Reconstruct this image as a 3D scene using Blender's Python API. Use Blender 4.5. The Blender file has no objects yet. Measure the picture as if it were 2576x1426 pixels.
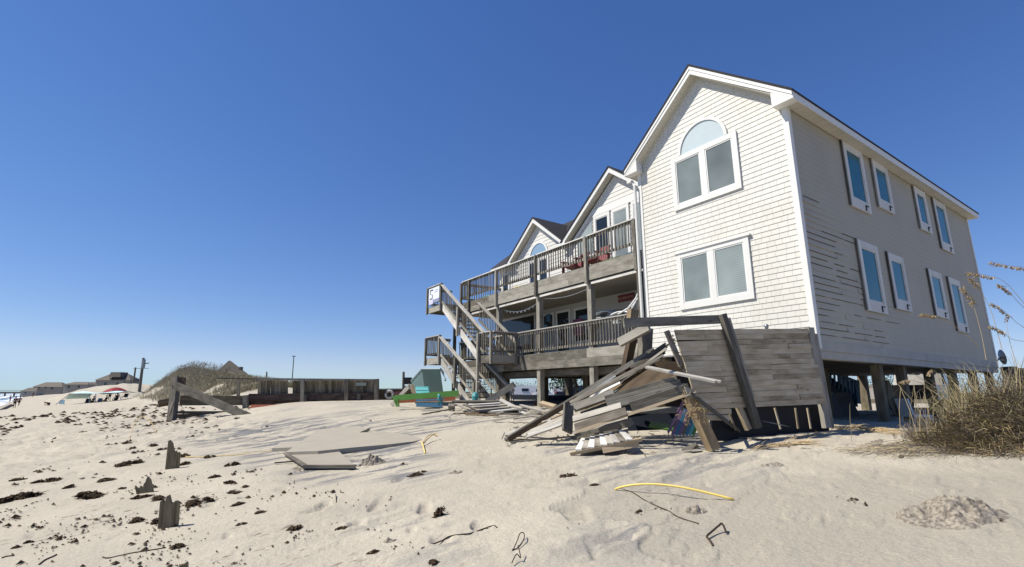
import bpy, math, random
import numpy as np
from math import sin, cos, radians, pi, atan, sqrt
from mathutils import Vector, Matrix
random.seed(7)
S = bpy.context.scene
COL = S.collection
# ------------------------------------------------------------------ camera, sky, sun, exposure
FPX, CXP, CYP = 1240.0, 1287.5, 713.0            # focal length and centre in pixels of a 2575 x 1426 view
PITCH = atan(275 / 1240.0); CP, SP = cos(PITCH), sin(PITCH)
cam = bpy.data.cameras.new('camera'); camo = bpy.data.objects.new('camera', cam); COL.objects.link(camo)
cam.sensor_width = 36; cam.lens = FPX / 2575 * 36; cam.clip_end = 30000; cam.clip_start = 0.05
camo.rotation_euler = (pi / 2 + PITCH, 0, 0); S.camera = camo
SUN_HEAD, SUN_EL = radians(264), radians(51)      # clockwise from +Y
w = bpy.data.worlds.new('World'); S.world = w; w.use_nodes = True
nt = w.node_tree; bg = nt.nodes['Background']
sky = nt.nodes.new('ShaderNodeTexSky'); sky.sky_type = 'NISHITA'; sky.sun_disc = False
sky.sun_elevation = SUN_EL; sky.sun_rotation = SUN_HEAD; sky.altitude = 0
sky.air_density = 0.85; sky.dust_density = 0.0; sky.ozone_density = 4.0
hs = nt.nodes.new('ShaderNodeHueSaturation'); hs.inputs['Saturation'].default_value = 1.16; hs.inputs['Hue'].default_value = .503
nt.links.new(sky.outputs[0], hs.inputs['Color']); tn = nt.nodes.new('ShaderNodeMix'); tn.data_type = 'RGBA'; tn.blend_type = 'MULTIPLY'; tn.inputs[0].default_value = 1; tn.inputs[7].default_value = (.99, .955, 1.06, 1)
nt.links.new(hs.outputs[0], tn.inputs[6])
sp_ = nt.nodes.new('ShaderNodeSeparateColor'); cb_ = nt.nodes.new('ShaderNodeCombineColor'); nt.links.new(tn.outputs[2], sp_.inputs[0])
for ch, (kk, ee) in enumerate(((.80, .90), (.745, .82), (.80, .68))):
    m1 = nt.nodes.new('ShaderNodeMath'); m1.operation = 'MULTIPLY'; m1.inputs[1].default_value = .1366
    m2 = nt.nodes.new('ShaderNodeMath'); m2.operation = 'POWER'; m2.inputs[1].default_value = ee
    m3 = nt.nodes.new('ShaderNodeMath'); m3.operation = 'MULTIPLY'; m3.inputs[1].default_value = kk / .1366
    nt.links.new(sp_.outputs[ch], m1.inputs[0]); nt.links.new(m1.outputs[0], m2.inputs[0]); m4 = nt.nodes.new('ShaderNodeMath'); m4.operation = 'SMOOTH_MIN'; m4.inputs[1].default_value = (3.7, 4.95, 6.6)[ch]; m4.inputs[2].default_value = .8
    nt.links.new(m2.outputs[0], m3.inputs[0]); nt.links.new(m3.outputs[0], m4.inputs[0]); nt.links.new(m4.outputs[0], cb_.inputs[ch])
nt.links.new(cb_.outputs[0], bg.inputs[0]); bg.inputs[1].default_value = 0.10
sl = bpy.data.lights.new('sun', 'SUN'); sl.energy = 4.6; sl.angle = radians(0.5); sl.color = (1, 0.945, 0.82)
so = bpy.data.objects.new('sun', sl); COL.objects.link(so)
SUNV = Vector((sin(SUN_HEAD) * cos(SUN_EL), cos(SUN_HEAD) * cos(SUN_EL), sin(SUN_EL)))
so.rotation_euler = (-SUNV).to_track_quat('-Z', 'Y').to_euler()
S.view_settings.view_transform = 'Standard'; S.view_settings.look = 'None'
S.view_settings.exposure = 0.45; S.view_settings.gamma = 1
S.cycles.max_bounces = 6; S.cycles.diffuse_bounces = 3; S.cycles.use_denoising = True

# ------------------------------------------------------------------ measuring helpers
def ray(px, py):
    u = CYP - py
    return Vector((px - CXP, FPX * CP - u * SP, FPX * SP + u * CP))
def at(px, py, Y):
    r = ray(px, py); return r * (Y / r.y)
HA = radians(34.5)
WV = Vector((cos(HA), sin(HA), 0)); UV_ = Vector((-sin(HA), cos(HA), 0))
C0 = Vector((6.338, 10.26, 0))
HM = Matrix.Translation(C0) @ Matrix.Rotation(HA, 4, 'Z')   # house frame: x into the house, y along the front, z up

# ------------------------------------------------------------------ noise and terrain
def _hash(ix, iy, seed):
    n = (ix.astype(np.int64) * 374761393 + iy.astype(np.int64) * 668265263 + seed * 1274126177) & 0x7fffffff
    n = ((n ^ (n >> 13)) * 1274126177) & 0x7fffffff
    return ((n ^ (n >> 16)) & 0xffff) / 65535.0
def vnoise(x, y, seed=0):
    x = np.asarray(x, float); y = np.asarray(y, float)
    ix = np.floor(x); iy = np.floor(y); fx = x - ix; fy = y - iy
    fx = fx * fx * (3 - 2 * fx); fy = fy * fy * (3 - 2 * fy)
    a = _hash(ix, iy, seed); b = _hash(ix + 1, iy, seed); c = _hash(ix, iy + 1, seed); d = _hash(ix + 1, iy + 1, seed)
    return (a * (1 - fx) + b * fx) * (1 - fy) + (c * (1 - fx) + d * fx) * fy
def fbm(x, y, seed=0, o=4):
    v = 0; a = 0.5
    for i in range(o):
        v = v + a * vnoise(x * 2 ** i, y * 2 ** i, seed + i); a *= 0.5
    return v
def sstep(a, b, x):
    t = np.clip((x - a) / (b - a), 0, 1); return t * t * (3 - 2 * t)
def terrain0(x, y):
    x = np.asarray(x, float); y = np.asarray(y, float)
    c = .766 * x + .643 * y; a = -.643 * x + .766 * y
    z = np.interp(c + .06 * np.clip(a - 100, 0, 4000), [-200, -60, -20, -11, -8, -3, 0, 3, 6, 9, 12, 20, 40, 200, 6000],
                  [-9, -5, -3.5, -2.9, -2.5, -1.9, -1.55, -1.25, -.97, -.78, -.70, -.68, -.75, -1.2, -1.6])
    up = .026 * np.clip(y - 10, 0, 13) * sstep(3, 9, c) * (1 - sstep(30, 50, y)) * (1 - sstep(7, 10, x))
    z = z + up
    # grassy dune
    h = np.interp(a, [36, 42, 49, 60, 75, 90, 100, 112, 118], [0, 1.0, 1.6, 2.2, 3.2, 4.2, 3.9, 2.0, 0])
    z = z + h * np.exp(-((c - 11.5) / 3.6) ** 2)
    # sand heap behind the canopy
    q = ((x + 86) / 14) ** 2 + ((y - 112) / 12) ** 2
    z = z + 2.7 * np.clip(1 - q, 0, 1) ** .7 * (0.8 + .4 * fbm(x * .35, y * .35, 3))
    # hummock under the sea oats by the house
    z = z + .42 * np.exp(-((x - 7.6) / 1.15) ** 2 - ((y - 7.45) / .8) ** 2)
    # hollow round the snapped post
    z = z - .22 * np.exp(-((x - 3.75) / .45) ** 2 - ((y - 8.7) / .35) ** 2)
    return z
def terrain(x, y):
    x = np.asarray(x, float); y = np.asarray(y, float)
    d = np.sqrt(x * x + y * y)
    c = .766 * x + .643 * y
    z = terrain0(x, y)
    near = 1 - sstep(40, 90, d)
    ux = x * .62 + y * .78; vx = x * .78 - y * .62
    z = z + near * (.055 * (fbm(x * .4, y * .4, 11) - .47) + .025 * (fbm(ux * .7, vx * 2.2, 21) - .47))
    ch = sstep(13, 18, d) * (1 - sstep(4.5, 6.5, c)) * (1 - sstep(60, 90, d)) * sstep(-10.5, -6, c)   # churned, tracked sand of the upper beach
    z = z + ch * .20 * (np.abs(fbm(x * 1.3, y * 1.3, 31) - .47) * 2 - .2)
    lm = sstep(.48, .62, fbm(x * .5, y * .5, 41)) * near * (1 - .6 * ch)
    z = z + lm * .035 * (fbm(x * 5, y * 5, 51, 3) - .45)
    z = z + near * .012 * (sstep(.50, .58, fbm(ux * 2.2, vx * 5, 81, 4)) - .5) * (1 - sstep(14, 24, d)) * sstep(.40, .52, fbm(x * .6, y * .6, 91))
    fp = vnoise(x * 3.1, y * 3.1, 61)
    wx = x - .38 * np.sin(y * 1.9) - .22 * np.sin(y * 5.3 + 1)
    z = z - .02 * sstep(-.012, .012, wx - (.95 + .05 * (y - 6))) * (1 - sstep(6.0, 7.0, y)) * sstep(2, 3, y)
    z = z - near * .05 * sstep(.84, .93, fp) * sstep(.42, .6, fbm(x * .4 + 7, y * .4, 71))
    return z
def ground(px, py, lift=0):
    r = ray(px, py); lo = 1.0; k = 1.5
    while k < 800:
        p = r * (k / r.y)
        if p.z < gz(p.x, p.y) + lift: break
        lo = k; k *= 1.02
    hi = k
    for _ in range(18):
        m = (lo + hi) / 2; p = r * (m / r.y)
        if p.z < gz(p.x, p.y) + lift: hi = m
        else: lo = m
    return r * (hi / r.y)
_GR = []
def _grid(x0, x1, y0, y1, st):
    xs = np.arange(x0, x1, st); ys = np.arange(y0, y1, st); A, B = np.meshgrid(xs, ys, indexing='ij'); _GR.append((x0, y0, st, terrain(A, B), len(xs), len(ys)))
_grid(-16, 11, 3, 20, .05); _grid(-92, -8, 20, 105, .3)
def gz(x, y):
    for x0, y0, st, Z, nx, ny in _GR:
        u = (x - x0) / st; v = (y - y0) / st; i = int(u); j = int(v)
        if 0 <= u and 0 <= v and i < nx - 1 and j < ny - 1:
            u -= i; v -= j; return float((Z[i, j] * (1 - u) + Z[i + 1, j] * u) * (1 - v) + (Z[i, j + 1] * (1 - u) + Z[i + 1, j + 1] * u) * v)
    return float(terrain(x, y))

# ------------------------------------------------------------------ materials
MATS = {}
def newmat(name):
    m = bpy.data.materials.new(name); m.use_nodes = True
    return m, m.node_tree.nodes, m.node_tree.links, m.node_tree.nodes['Principled BSDF']
def plain(name, col, rough=.6, spec=.4, var=.12, scale=6, bump=0, metal=0):
    if name in MATS: return MATS[name]
    m, N, L, P = newmat(name)
    tc = N.new('ShaderNodeTexCoord'); n = N.new('ShaderNodeTexNoise'); n.inputs['Scale'].default_value = scale; n.inputs['Detail'].default_value = 6
    L.new(tc.outputs['Object'], n.inputs['Vector'])
    mx = N.new('ShaderNodeMix'); mx.data_type = 'RGBA'
    mx.inputs[6].default_value = (*[c * (1 - var) for c in col], 1); mx.inputs[7].default_value = (*[min(1, c * (1 + var)) for c in col], 1)
    at_ = N.new('ShaderNodeAttribute'); at_.attribute_name = 'tone'
    ad = N.new('ShaderNodeMath'); ad.operation = 'ADD'; L.new(n.outputs[0], ad.inputs[0])
    ml = N.new('ShaderNodeMath'); ml.operation = 'MULTIPLY_ADD'; ml.inputs[1].default_value = .6; ml.inputs[2].default_value = -.3
    L.new(at_.outputs['Fac'], ml.inputs[0]); L.new(ml.outputs[0], ad.inputs[1])
    L.new(ad.outputs[0], mx.inputs[0]); L.new(mx.outputs[2], P.inputs['Base Color'])
    P.inputs['Roughness'].default_value = rough; P.inputs['Specular IOR Level'].default_value = spec; P.inputs['Metallic'].default_value = metal
    if bump:
        b = N.new('ShaderNodeBump'); b.inputs['Strength'].default_value = bump; b.inputs['Distance'].default_value = .02
        L.new(n.outputs[0], b.inputs['Height']); L.new(b.outputs[0], P.inputs['Normal'])
    MATS[name] = m; return m
def wood(name, c1, c2, c3, rough=.85, knots=True, vscale=1.0):
    """weathered timber: grain along the board (UV u is metres along it), a tone per board, knots, streaks"""
    if name in MATS: return MATS[name]
    m, N, L, P = newmat(name)
    uv = N.new('ShaderNodeUVMap'); uv.uv_map = 'UVMap'
    mp = N.new('ShaderNodeMapping'); mp.inputs['Scale'].default_value = (1.2, 38 * vscale, 1); L.new(uv.outputs[0], mp.inputs[0])
    g = N.new('ShaderNodeTexNoise'); g.inputs['Scale'].default_value = 1.5; g.inputs['Detail'].default_value = 8; g.inputs['Roughness'].default_value = .65
    L.new(mp.outputs[0], g.inputs['Vector'])
    mp2 = N.new('ShaderNodeMapping'); mp2.inputs['Scale'].default_value = (2.2, 6, 1); L.new(uv.outputs[0], mp2.inputs[0])
    s = N.new('ShaderNodeTexNoise'); s.inputs['Scale'].default_value = 1.0; s.inputs['Detail'].default_value = 4; L.new(mp2.outputs[0], s.inputs['Vector'])
    tone = N.new('ShaderNodeAttribute'); tone.attribute_name = 'tone'
    r = N.new('ShaderNodeValToRGB'); e = r.color_ramp.elements
    e[0].position = .25; e[0].color = (*c1, 1); e[1].position = .75; e[1].color = (*c3, 1)
    mid = r.color_ramp.elements.new(.5); mid.color = (*c2, 1)
    a1 = N.new('ShaderNodeMath'); a1.operation = 'MULTIPLY_ADD'; a1.inputs[1].default_value = .55; L.new(g.outputs[0], a1.inputs[0])
    a2 = N.new('ShaderNodeMath'); a2.operation = 'MULTIPLY_ADD'; a2.inputs[1].default_value = .75; a2.inputs[2].default_value = -.40; L.new(s.outputs[0], a2.inputs[0])
    a3 = N.new('ShaderNodeMath'); a3.operation = 'MULTIPLY_ADD'; a3.inputs[1].default_value = .5; L.new(tone.outputs['Fac'], a3.inputs[0]); L.new(a2.outputs[0], a3.inputs[2])
    L.new(a3.outputs[0], a1.inputs[2]); L.new(a1.outputs[0], r.inputs[0])
    out = r.outputs[0]
    if knots:
        mpk = N.new('ShaderNodeMapping'); mpk.inputs['Scale'].default_value = (2.0, 7, 1); L.new(uv.outputs[0], mpk.inputs[0])
        v = N.new('ShaderNodeTexVoronoi'); v.inputs['Scale'].default_value = 1; L.new(mpk.outputs[0], v.inputs['Vector'])
        k = N.new('ShaderNodeMapRange'); k.inputs[1].default_value = .06; k.inputs[2].default_value = .16; k.inputs[3].default_value = .35; k.inputs[4].default_value = 1
        L.new(v.outputs['Distance'], k.inputs[0])
        mm = N.new('ShaderNodeMix'); mm.data_type = 'RGBA'; mm.blend_type = 'MULTIPLY'; mm.inputs[0].default_value = .8
        L.new(out, mm.inputs[6]); L.new(k.outputs[0], mm.inputs[7]); out = mm.outputs[2]
    L.new(out, P.inputs['Base Color']); P.inputs['Roughness'].default_value = rough; P.inputs['Specular IOR Level'].default_value = .25
    b = N.new('ShaderNodeBump'); b.inputs['Strength'].default_value = .35; b.inputs['Distance'].default_value = .01
    L.new(g.outputs[0], b.inputs['Height']); L.new(b.outputs[0], P.inputs['Normal'])
    MATS[name] = m; return m
M_GREY = wood('weathered grey timber', (.10, .091, .075), (.205, .189, .158), (.335, .312, .268))
M_DARK = wood('dark weathered timber', (.065, .058, .048), (.135, .122, .102), (.225, .207, .178))
M_PALE = wood('pale bleached timber', (.12, .10, .078), (.26, .232, .19), (.44, .405, .345))
M_TAN = wood('fresh tan timber', (.15, .108, .062), (.28, .21, .13), (.42, .335, .23))
M_BROWN = wood('brown timber', (.04, .026, .017), (.085, .06, .038), (.15, .108, .07))
M_RED = wood('red stained timber', (.16, .045, .025), (.26, .075, .04), (.34, .11, .06), knots=False)
M_GREYGREEN = wood('algae grey timber', (.085, .07, .047), (.175, .148, .103), (.27, .232, .168))
M_STAKE = wood('brown grey stake timber', (.07, .056, .032), (.185, .150, .092), (.28, .235, .155))
M_WHITEWOOD = wood('worn white painted timber', (.33, .31, .275), (.52, .495, .45), (.68, .655, .61))
M_RAILTOP = wood('pale rail timber', (.36, .34, .31), (.54, .52, .48), (.67, .65, .61))  # paler tone for the cap rails
M_WHITE = plain('white trim paint', (.70, .69, .66), .45, .4, .05, 3)
M_SOFFIT = plain('cream vinyl soffit', (.58, .55, .47), .5, .3, .06, 4)
M_GREEN = plain('green painted board', (.06, .16, .022), .4, .4, .2, 5)
M_TEAL = plain('faded teal plastic', (.115, .20, .205), .5, .4, .18, 2.5)
M_TURQ = plain('turquoise paint', (.08, .33, .33), .4, .4, .15, 4)
M_BLUE = plain('blue painted board', (.04, .13, .22), .45, .4, .2, 5)
M_DKBLUE = plain('dark blue tarpaulin', (.012, .028, .055), .5, .3, .3, 4)
M_NAVY = plain('navy tarpaulin', (.008, .011, .022), .6, .3, .3, 4)
M_YELLOW = plain('yellow rubber hose', (.76, .57, .14), .45, .4, .12, 8)
M_TANHOSE = plain('faded tan hose', (.55, .40, .17), .6, .3, .12, 8)
M_BLACK = plain('black paint', (.012, .012, .013), .5, .4, .2, 5)
M_METAL = plain('grey metal', (.25, .26, .27), .4, .5, .1, 5, metal=.6)
M_WPLASTIC = plain('white plastic', (.74, .74, .73), .35, .4, .04, 4)
M_GPLASTIC = plain('translucent grey plastic', (.42, .44, .44), .35, .4, .1, 4)
M_REDP = plain('red paint', (.17, .03, .028), .45, .4, .15, 5)
M_PURPLE = plain('faded purple paint', (.18, .11, .19), .6, .3, .2, 5)
M_SKIN = plain('skin', (.30, .16, .10), .6, .3, .1, 5)
M_DARKCLOTH = plain('dark cloth', (.022, .022, .03), .8, .1, .3, 5)
M_REDCLOTH = plain('red canvas', (.25, .02, .028), .7, .2, .1, 5)
M_SHINGLE = plain('dark roof shingle', (.035, .033, .036), .9, .2, .35, 9, .6)
M_FARROOF = plain('far brown roof', (.15, .13, .11), .9, .2, .2, 1)
M_FARWALL = plain('far grey wood siding', (.30, .28, .25), .9, .2, .15, 1)
M_CONC = plain('sandy grey roofing sheet', (.33, .295, .24), .9, .2, .12, 3, .5)
M_WEED = plain('dry brown seaweed', (.075, .05, .03), .95, .1, .5, 14, .8)
M_TWIG = plain('dark twig', (.06, .045, .035), .9, .1, .3, 14)
M_ROOTS = plain('tan rootlets', (.30, .22, .12), .9, .1, .3, 14)
M_CARWHITE = plain('white gelcoat', (.78, .78, .78), .3, .5, .03, 1)
M_CARBLACK = plain('black car paint', (.015, .015, .018), .25, .5, .1, 1)
M_TYRE = plain('tyre rubber', (.02, .02, .02), .8, .2, .1, 4)
M_LEAF = plain('dark foliage', (.035, .055, .02), .8, .2, .5, 3)
M_BARK = plain('bark', (.09, .065, .045), .9, .1, .3, 8)
M_CANOPY = plain('pale aqua canopy cloth', (.48, .66, .68), .7, .2, .1, 1)
M_GLASSD = plain('dark window glass', (.015, .02, .024), .06, .6, .2, 1)
M_GLASST = plain('teal window glass', (.010, .115, .15), .14, .3, .25, 1.2)
M_BLIND = None
def glass_blind():
    m, N, L, P = newmat('window glass over blinds')
    uv = N.new('ShaderNodeTexCoord'); wv = N.new('ShaderNodeTexWave'); wv.wave_type = 'BANDS'; wv.bands_direction = 'Z'
    wv.inputs['Scale'].default_value = 6.5; wv.inputs['Distortion'].default_value = .15; L.new(uv.outputs['Object'], wv.inputs['Vector'])
    n = N.new('ShaderNodeTexNoise'); n.inputs['Scale'].default_value = 1.3; L.new(uv.outputs['Object'], n.inputs['Vector'])
    mx = N.new('ShaderNodeMix'); mx.data_type = 'RGBA'; mx.inputs[6].default_value = (.36, .41, .395, 1); mx.inputs[7].default_value = (.46, .52, .48, 1)
    L.new(wv.outputs[0], mx.inputs[0])
    m2 = N.new('ShaderNodeMix'); m2.data_type = 'RGBA'; m2.blend_type = 'MULTIPLY'; m2.inputs[0].default_value = .5
    at_ = N.new('ShaderNodeAttribute'); at_.attribute_name = 'tone'; tr_ = N.new('ShaderNodeMapRange'); tr_.inputs[3].default_value = .62; tr_.inputs[4].default_value = 1.15; L.new(at_.outputs['Fac'], tr_.inputs[0]); tm_ = N.new('ShaderNodeMix'); tm_.data_type = 'RGBA'; tm_.blend_type = 'MULTIPLY'; tm_.inputs[0].default_value = 1; L.new(mx.outputs[2], tm_.inputs[6]); L.new(tr_.outputs[0], tm_.inputs[7])
    L.new(tm_.outputs[2], m2.inputs[6]); L.new(n.outputs[0], m2.inputs[7]); L.new(m2.outputs[2], P.inputs['Base Color'])
    P.inputs['Roughness'].default_value = .10; P.inputs['Specular IOR Level'].default_value = .8; n.inputs['Scale'].default_value = .9; m2.inputs[0].default_value = .75
    return m
M_BLIND = glass_blind()
M_ARCH = plain('frosted pale window glass', (.50, .57, .585), .15, .6, .06, 1.5)
def siding(name, brick):
    m, N, L, P = newmat(name)
    uv = N.new('ShaderNodeUVMap'); uv.uv_map = 'UVMap'
    tc = N.new('ShaderNodeTexCoord')
    n = N.new('ShaderNodeTexNoise'); n.inputs['Scale'].default_value = .55; n.inputs['Detail'].default_value = 5; L.new(tc.outputs['Object'], n.inputs['Vector'])
    r = N.new('ShaderNodeValToRGB'); e = r.color_ramp.elements
    e[0].position = .28; e[0].color = (.605, .58, .515, 1) if brick else (.35, .315, .262, 1); e[1].position = .55; e[1].color = (.66, .645, .60, 1) if brick else (.39, .355, .292, 1)
    L.new(n.outputs[0], r.inputs[0]); out = r.outputs[0]
    tone = N.new('ShaderNodeAttribute'); tone.attribute_name = 'tone'
    if brick:   # narrow joints between the shakes of a course
        v = N.new('ShaderNodeTexVoronoi'); v.voronoi_dimensions = '1D'; v.feature = 'DISTANCE_TO_EDGE'; v.inputs['Scale'].default_value = 5.2; v.inputs['Randomness'].default_value = .8
        sx = N.new('ShaderNodeSeparateXYZ'); L.new(uv.outputs[0], sx.inputs[0]); L.new(sx.outputs[0], v.inputs['W'])
        k = N.new('ShaderNodeMapRange'); k.inputs[1].default_value = .02; k.inputs[2].default_value = .05; k.inputs[3].default_value = .74; k.inputs[4].default_value = 1
        L.new(v.outputs['Distance'], k.inputs[0])
        v2 = N.new('ShaderNodeTexVoronoi'); v2.voronoi_dimensions = '1D'; v2.inputs['Scale'].default_value = 5.2; v2.inputs['Randomness'].default_value = .8; L.new(sx.outputs[0], v2.inputs['W'])
        hs = N.new('ShaderNodeMapRange'); hs.inputs[3].default_value = .93; hs.inputs[4].default_value = 1.01; L.new(v2.outputs['Color'], hs.inputs[0])
        mu = N.new('ShaderNodeMath'); mu.operation = 'MULTIPLY'; L.new(k.outputs[0], mu.inputs[0]); L.new(hs.outputs[0], mu.inputs[1])
        mm = N.new('ShaderNodeMix'); mm.data_type = 'RGBA'; mm.blend_type = 'MULTIPLY'; mm.inputs[0].default_value = 1
        L.new(out, mm.inputs[6]); L.new(mu.outputs[0], mm.inputs[7]); out = mm.outputs[2]
    else:       # lighter tint towards the bottom, patchy, with streaks
        sp = N.new('ShaderNodeSeparateXYZ'); L.new(tc.outputs['Object'], sp.inputs[0])
        mz = N.new('ShaderNodeMapRange'); mz.inputs[1].default_value = 1.0; mz.inputs[2].default_value = 4.4; mz.inputs[3].default_value = 1.1; mz.inputs[4].default_value = 0; L.new(sp.outputs[2], mz.inputs[0])
        mpn = N.new('ShaderNodeMapping'); mpn.inputs['Scale'].default_value = (1.6, 1, .5); L.new(tc.outputs['Object'], mpn.inputs[0])
        nn = N.new('ShaderNodeTexNoise'); nn.inputs['Scale'].default_value = 1.4; nn.inputs['Detail'].default_value = 7; L.new(mpn.outputs[0], nn.inputs['Vector'])
        mu = N.new('ShaderNodeMath'); mu.operation = 'MULTIPLY'; L.new(mz.outputs[0], mu.inputs[0]); L.new(nn.outputs[0], mu.inputs[1])
        mm = N.new('ShaderNodeMix'); mm.data_type = 'RGBA'; mm.inputs[7].default_value = (.46, .45, .38, 1); L.new(mu.outputs[0], mm.inputs[0]); L.new(out, mm.inputs[6]); out = mm.outputs[2]
    L.new(out, P.inputs['Base Color']); P.inputs['Roughness'].default_value = .6; P.inputs['Specular IOR Level'].default_value = .3
    return m
M_SHAKE = siding('white shake siding', True)
M_LAP = siding('weathered white lap siding', False)
M_LAPW = plain('white lap siding', (.62, .605, .57), .6, .3, .06, 2)
def sandmat():
    m, N, L, P = newmat('beach sand')
    tc = N.new('ShaderNodeTexCoord')
    def attr(n):
        a = N.new('ShaderNodeAttribute'); a.attribute_name = n; return a.outputs['Fac']
    n1 = N.new('ShaderNodeTexNoise'); n1.inputs['Scale'].default_value = .7; n1.inputs['Detail'].default_value = 6; L.new(tc.outputs['Object'], n1.inputs['Vector'])
    n2 = N.new('ShaderNodeTexNoise'); n2.inputs['Scale'].default_value = 55; n2.inputs['Detail'].default_value = 4; L.new(tc.outputs['Object'], n2.inputs['Vector'])
    r = N.new('ShaderNodeValToRGB'); e = r.color_ramp.elements
    e[0].position = .3; e[0].color = (.39, .35, .283, 1); e[1].position = .7; e[1].color = (.468, .42, .338, 1); L.new(n1.outputs[0], r.inputs[0])
    def mix(a, b, f):
        x = N.new('ShaderNodeMix'); x.data_type = 'RGBA'
        if isinstance(b, tuple): x.inputs[7].default_value = (*b, 1)
        else: L.new(b, x.inputs[7])
        L.new(a, x.inputs[6]); L.new(f, x.inputs[0]); return x.outputs[2]
    mpg = N.new('ShaderNodeMapping'); mpg.vector_type = 'POINT'; mpg.inputs['Rotation'].default_value = (0, 0, -.6435); L.new(tc.outputs['Object'], mpg.inputs[0])
    msc = N.new('ShaderNodeMapping'); msc.inputs['Scale'].default_value = (.8, 3.2, 1); L.new(mpg.outputs[0], msc.inputs[0])
    gs = N.new('ShaderNodeTexNoise'); gs.inputs['Scale'].default_value = 1.0; gs.inputs['Detail'].default_value = 9; gs.inputs['Roughness'].default_value = .62; L.new(msc.outputs[0], gs.inputs['Vector'])
    gk = N.new('ShaderNodeMapRange'); gk.inputs[1].default_value = .47; gk.inputs[2].default_value = .56; L.new(gs.outputs[0], gk.inputs[0])
    gm = N.new('ShaderNodeMath'); gm.operation = 'MULTIPLY'; L.new(gk.outputs[0], gm.inputs[0]); L.new(attr('grey'), gm.inputs[1])
    out = mix(r.outputs[0], (.165, .163, .165), gm.outputs[0])
    out = mix(out, (.345, .31, .252), attr('damp'))
    mw = N.new('ShaderNodeMapping'); mw.inputs['Scale'].default_value = (5.5, 14, 1); L.new(mpg.outputs[0], mw.inputs[0])
    ws = N.new('ShaderNodeTexNoise'); ws.inputs['Scale'].default_value = 1.0; ws.inputs['Detail'].default_value = 6; ws.inputs['Roughness'].default_value = .6; L.new(mw.outputs[0], ws.inputs['Vector'])
    wk = N.new('ShaderNodeMapRange'); wk.inputs[1].default_value = .60; wk.inputs[2].default_value = .655; L.new(ws.outputs[0], wk.inputs[0])
    wm = N.new('ShaderNodeMath'); wm.operation = 'MULTIPLY'; L.new(wk.outputs[0], wm.inputs[0]); L.new(attr('weed'), wm.inputs[1])
    out = mix(out, (.14, .108, .075), wm.outputs[0])
    out = mix(out, (.13, .108, .066), attr('veg'))
    gr = N.new('ShaderNodeMapRange'); gr.inputs[1].default_value = .3; gr.inputs[2].default_value = .7; gr.inputs[3].default_value = .88; gr.inputs[4].default_value = 1.1; L.new(n2.outputs[0], gr.inputs[0])
    mm = N.new('ShaderNodeMix'); mm.data_type = 'RGBA'; mm.blend_type = 'MULTIPLY'; mm.inputs[0].default_value = 1
    L.new(out, mm.inputs[6]); L.new(gr.outputs[0], mm.inputs[7]); L.new(mm.outputs[2], P.inputs['Base Color'])
    P.inputs['Roughness'].default_value = .95; P.inputs['Specular IOR Level'].default_value = .15
    n3 = N.new('ShaderNodeTexNoise'); n3.inputs['Scale'].default_value = 14; n3.inputs['Detail'].default_value = 8; n3.inputs['Roughness'].default_value = .65; L.new(tc.outputs['Object'], n3.inputs['Vector'])
    b = N.new('ShaderNodeBump'); b.inputs['Strength'].default_value = .8; b.inputs['Distance'].default_value = .03
    L.new(n3.outputs[0], b.inputs['Height']); L.new(b.outputs[0], P.inputs['Normal'])
    return m
M_SAND = sandmat()
def clumpmat():
    m, N, L, P = newmat('clumped damp sand')
    tc = N.new('ShaderNodeTexCoord'); n = N.new('ShaderNodeTexNoise'); n.inputs['Scale'].default_value = 34; n.inputs['Detail'].default_value = 6; L.new(tc.outputs['Object'], n.inputs['Vector'])
    r = N.new('ShaderNodeValToRGB'); e = r.color_ramp.elements; e[0].position = .36; e[0].color = (.14, .115, .088, 1); e[1].position = .60; e[1].color = (.31, .27, .215, 1)
    L.new(n.outputs[0], r.inputs[0]); L.new(r.outputs[0], P.inputs['Base Color']); P.inputs['Roughness'].default_value = .95
    return m
M_CLUMP = clumpmat()
def strawmat(name, ca, cb, cc):
    m, N, L, P = newmat(name)
    t = N.new('ShaderNodeAttribute'); t.attribute_name = 'tone'
    r = N.new('ShaderNodeValToRGB'); e = r.color_ramp.elements; e[0].position = 0; e[0].color = (*ca, 1); e[1].position = 1; e[1].color = (*cc, 1)
    k = e.new(.5); k.color = (*cb, 1); L.new(t.outputs['Fac'], r.inputs[0]); L.new(r.outputs[0], P.inputs['Base Color']); P.inputs['Roughness'].default_value = .7
    return m
M_GRASS = strawmat('mixed dry and green beach grass', (.15, .118, .10), (.135, .12, .055), (.46, .355, .19))
M_DUNEG = strawmat('olive dune grass', (.06, .05, .034), (.105, .092, .05), (.21, .165, .095))
M_OAT = strawmat('straw sea oat', (.22, .15, .08), (.38, .28, .15), (.52, .40, .24))
def seamat():
    m, N, L, P = newmat('sea water')
    P.inputs['Base Color'].default_value = (.06, .10, .11, 1); P.inputs['Roughness'].default_value = .18
    tc = N.new('ShaderNodeTexCoord'); n = N.new('ShaderNodeTexNoise'); n.inputs['Scale'].default_value = .4; n.inputs['Detail'].default_value = 6; L.new(tc.outputs['Object'], n.inputs['Vector'])
    b = N.new('ShaderNodeBump'); b.inputs['Strength'].default_value = .6; b.inputs['Distance'].default_value = .4; L.new(n.outputs[0], b.inputs['Height']); L.new(b.outputs[0], P.inputs['Normal'])
    return m
M_SEA = seamat(); M_FOAM = plain('white surf foam', (.82, .83, .84), .8, .2, .08, 1)

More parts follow.
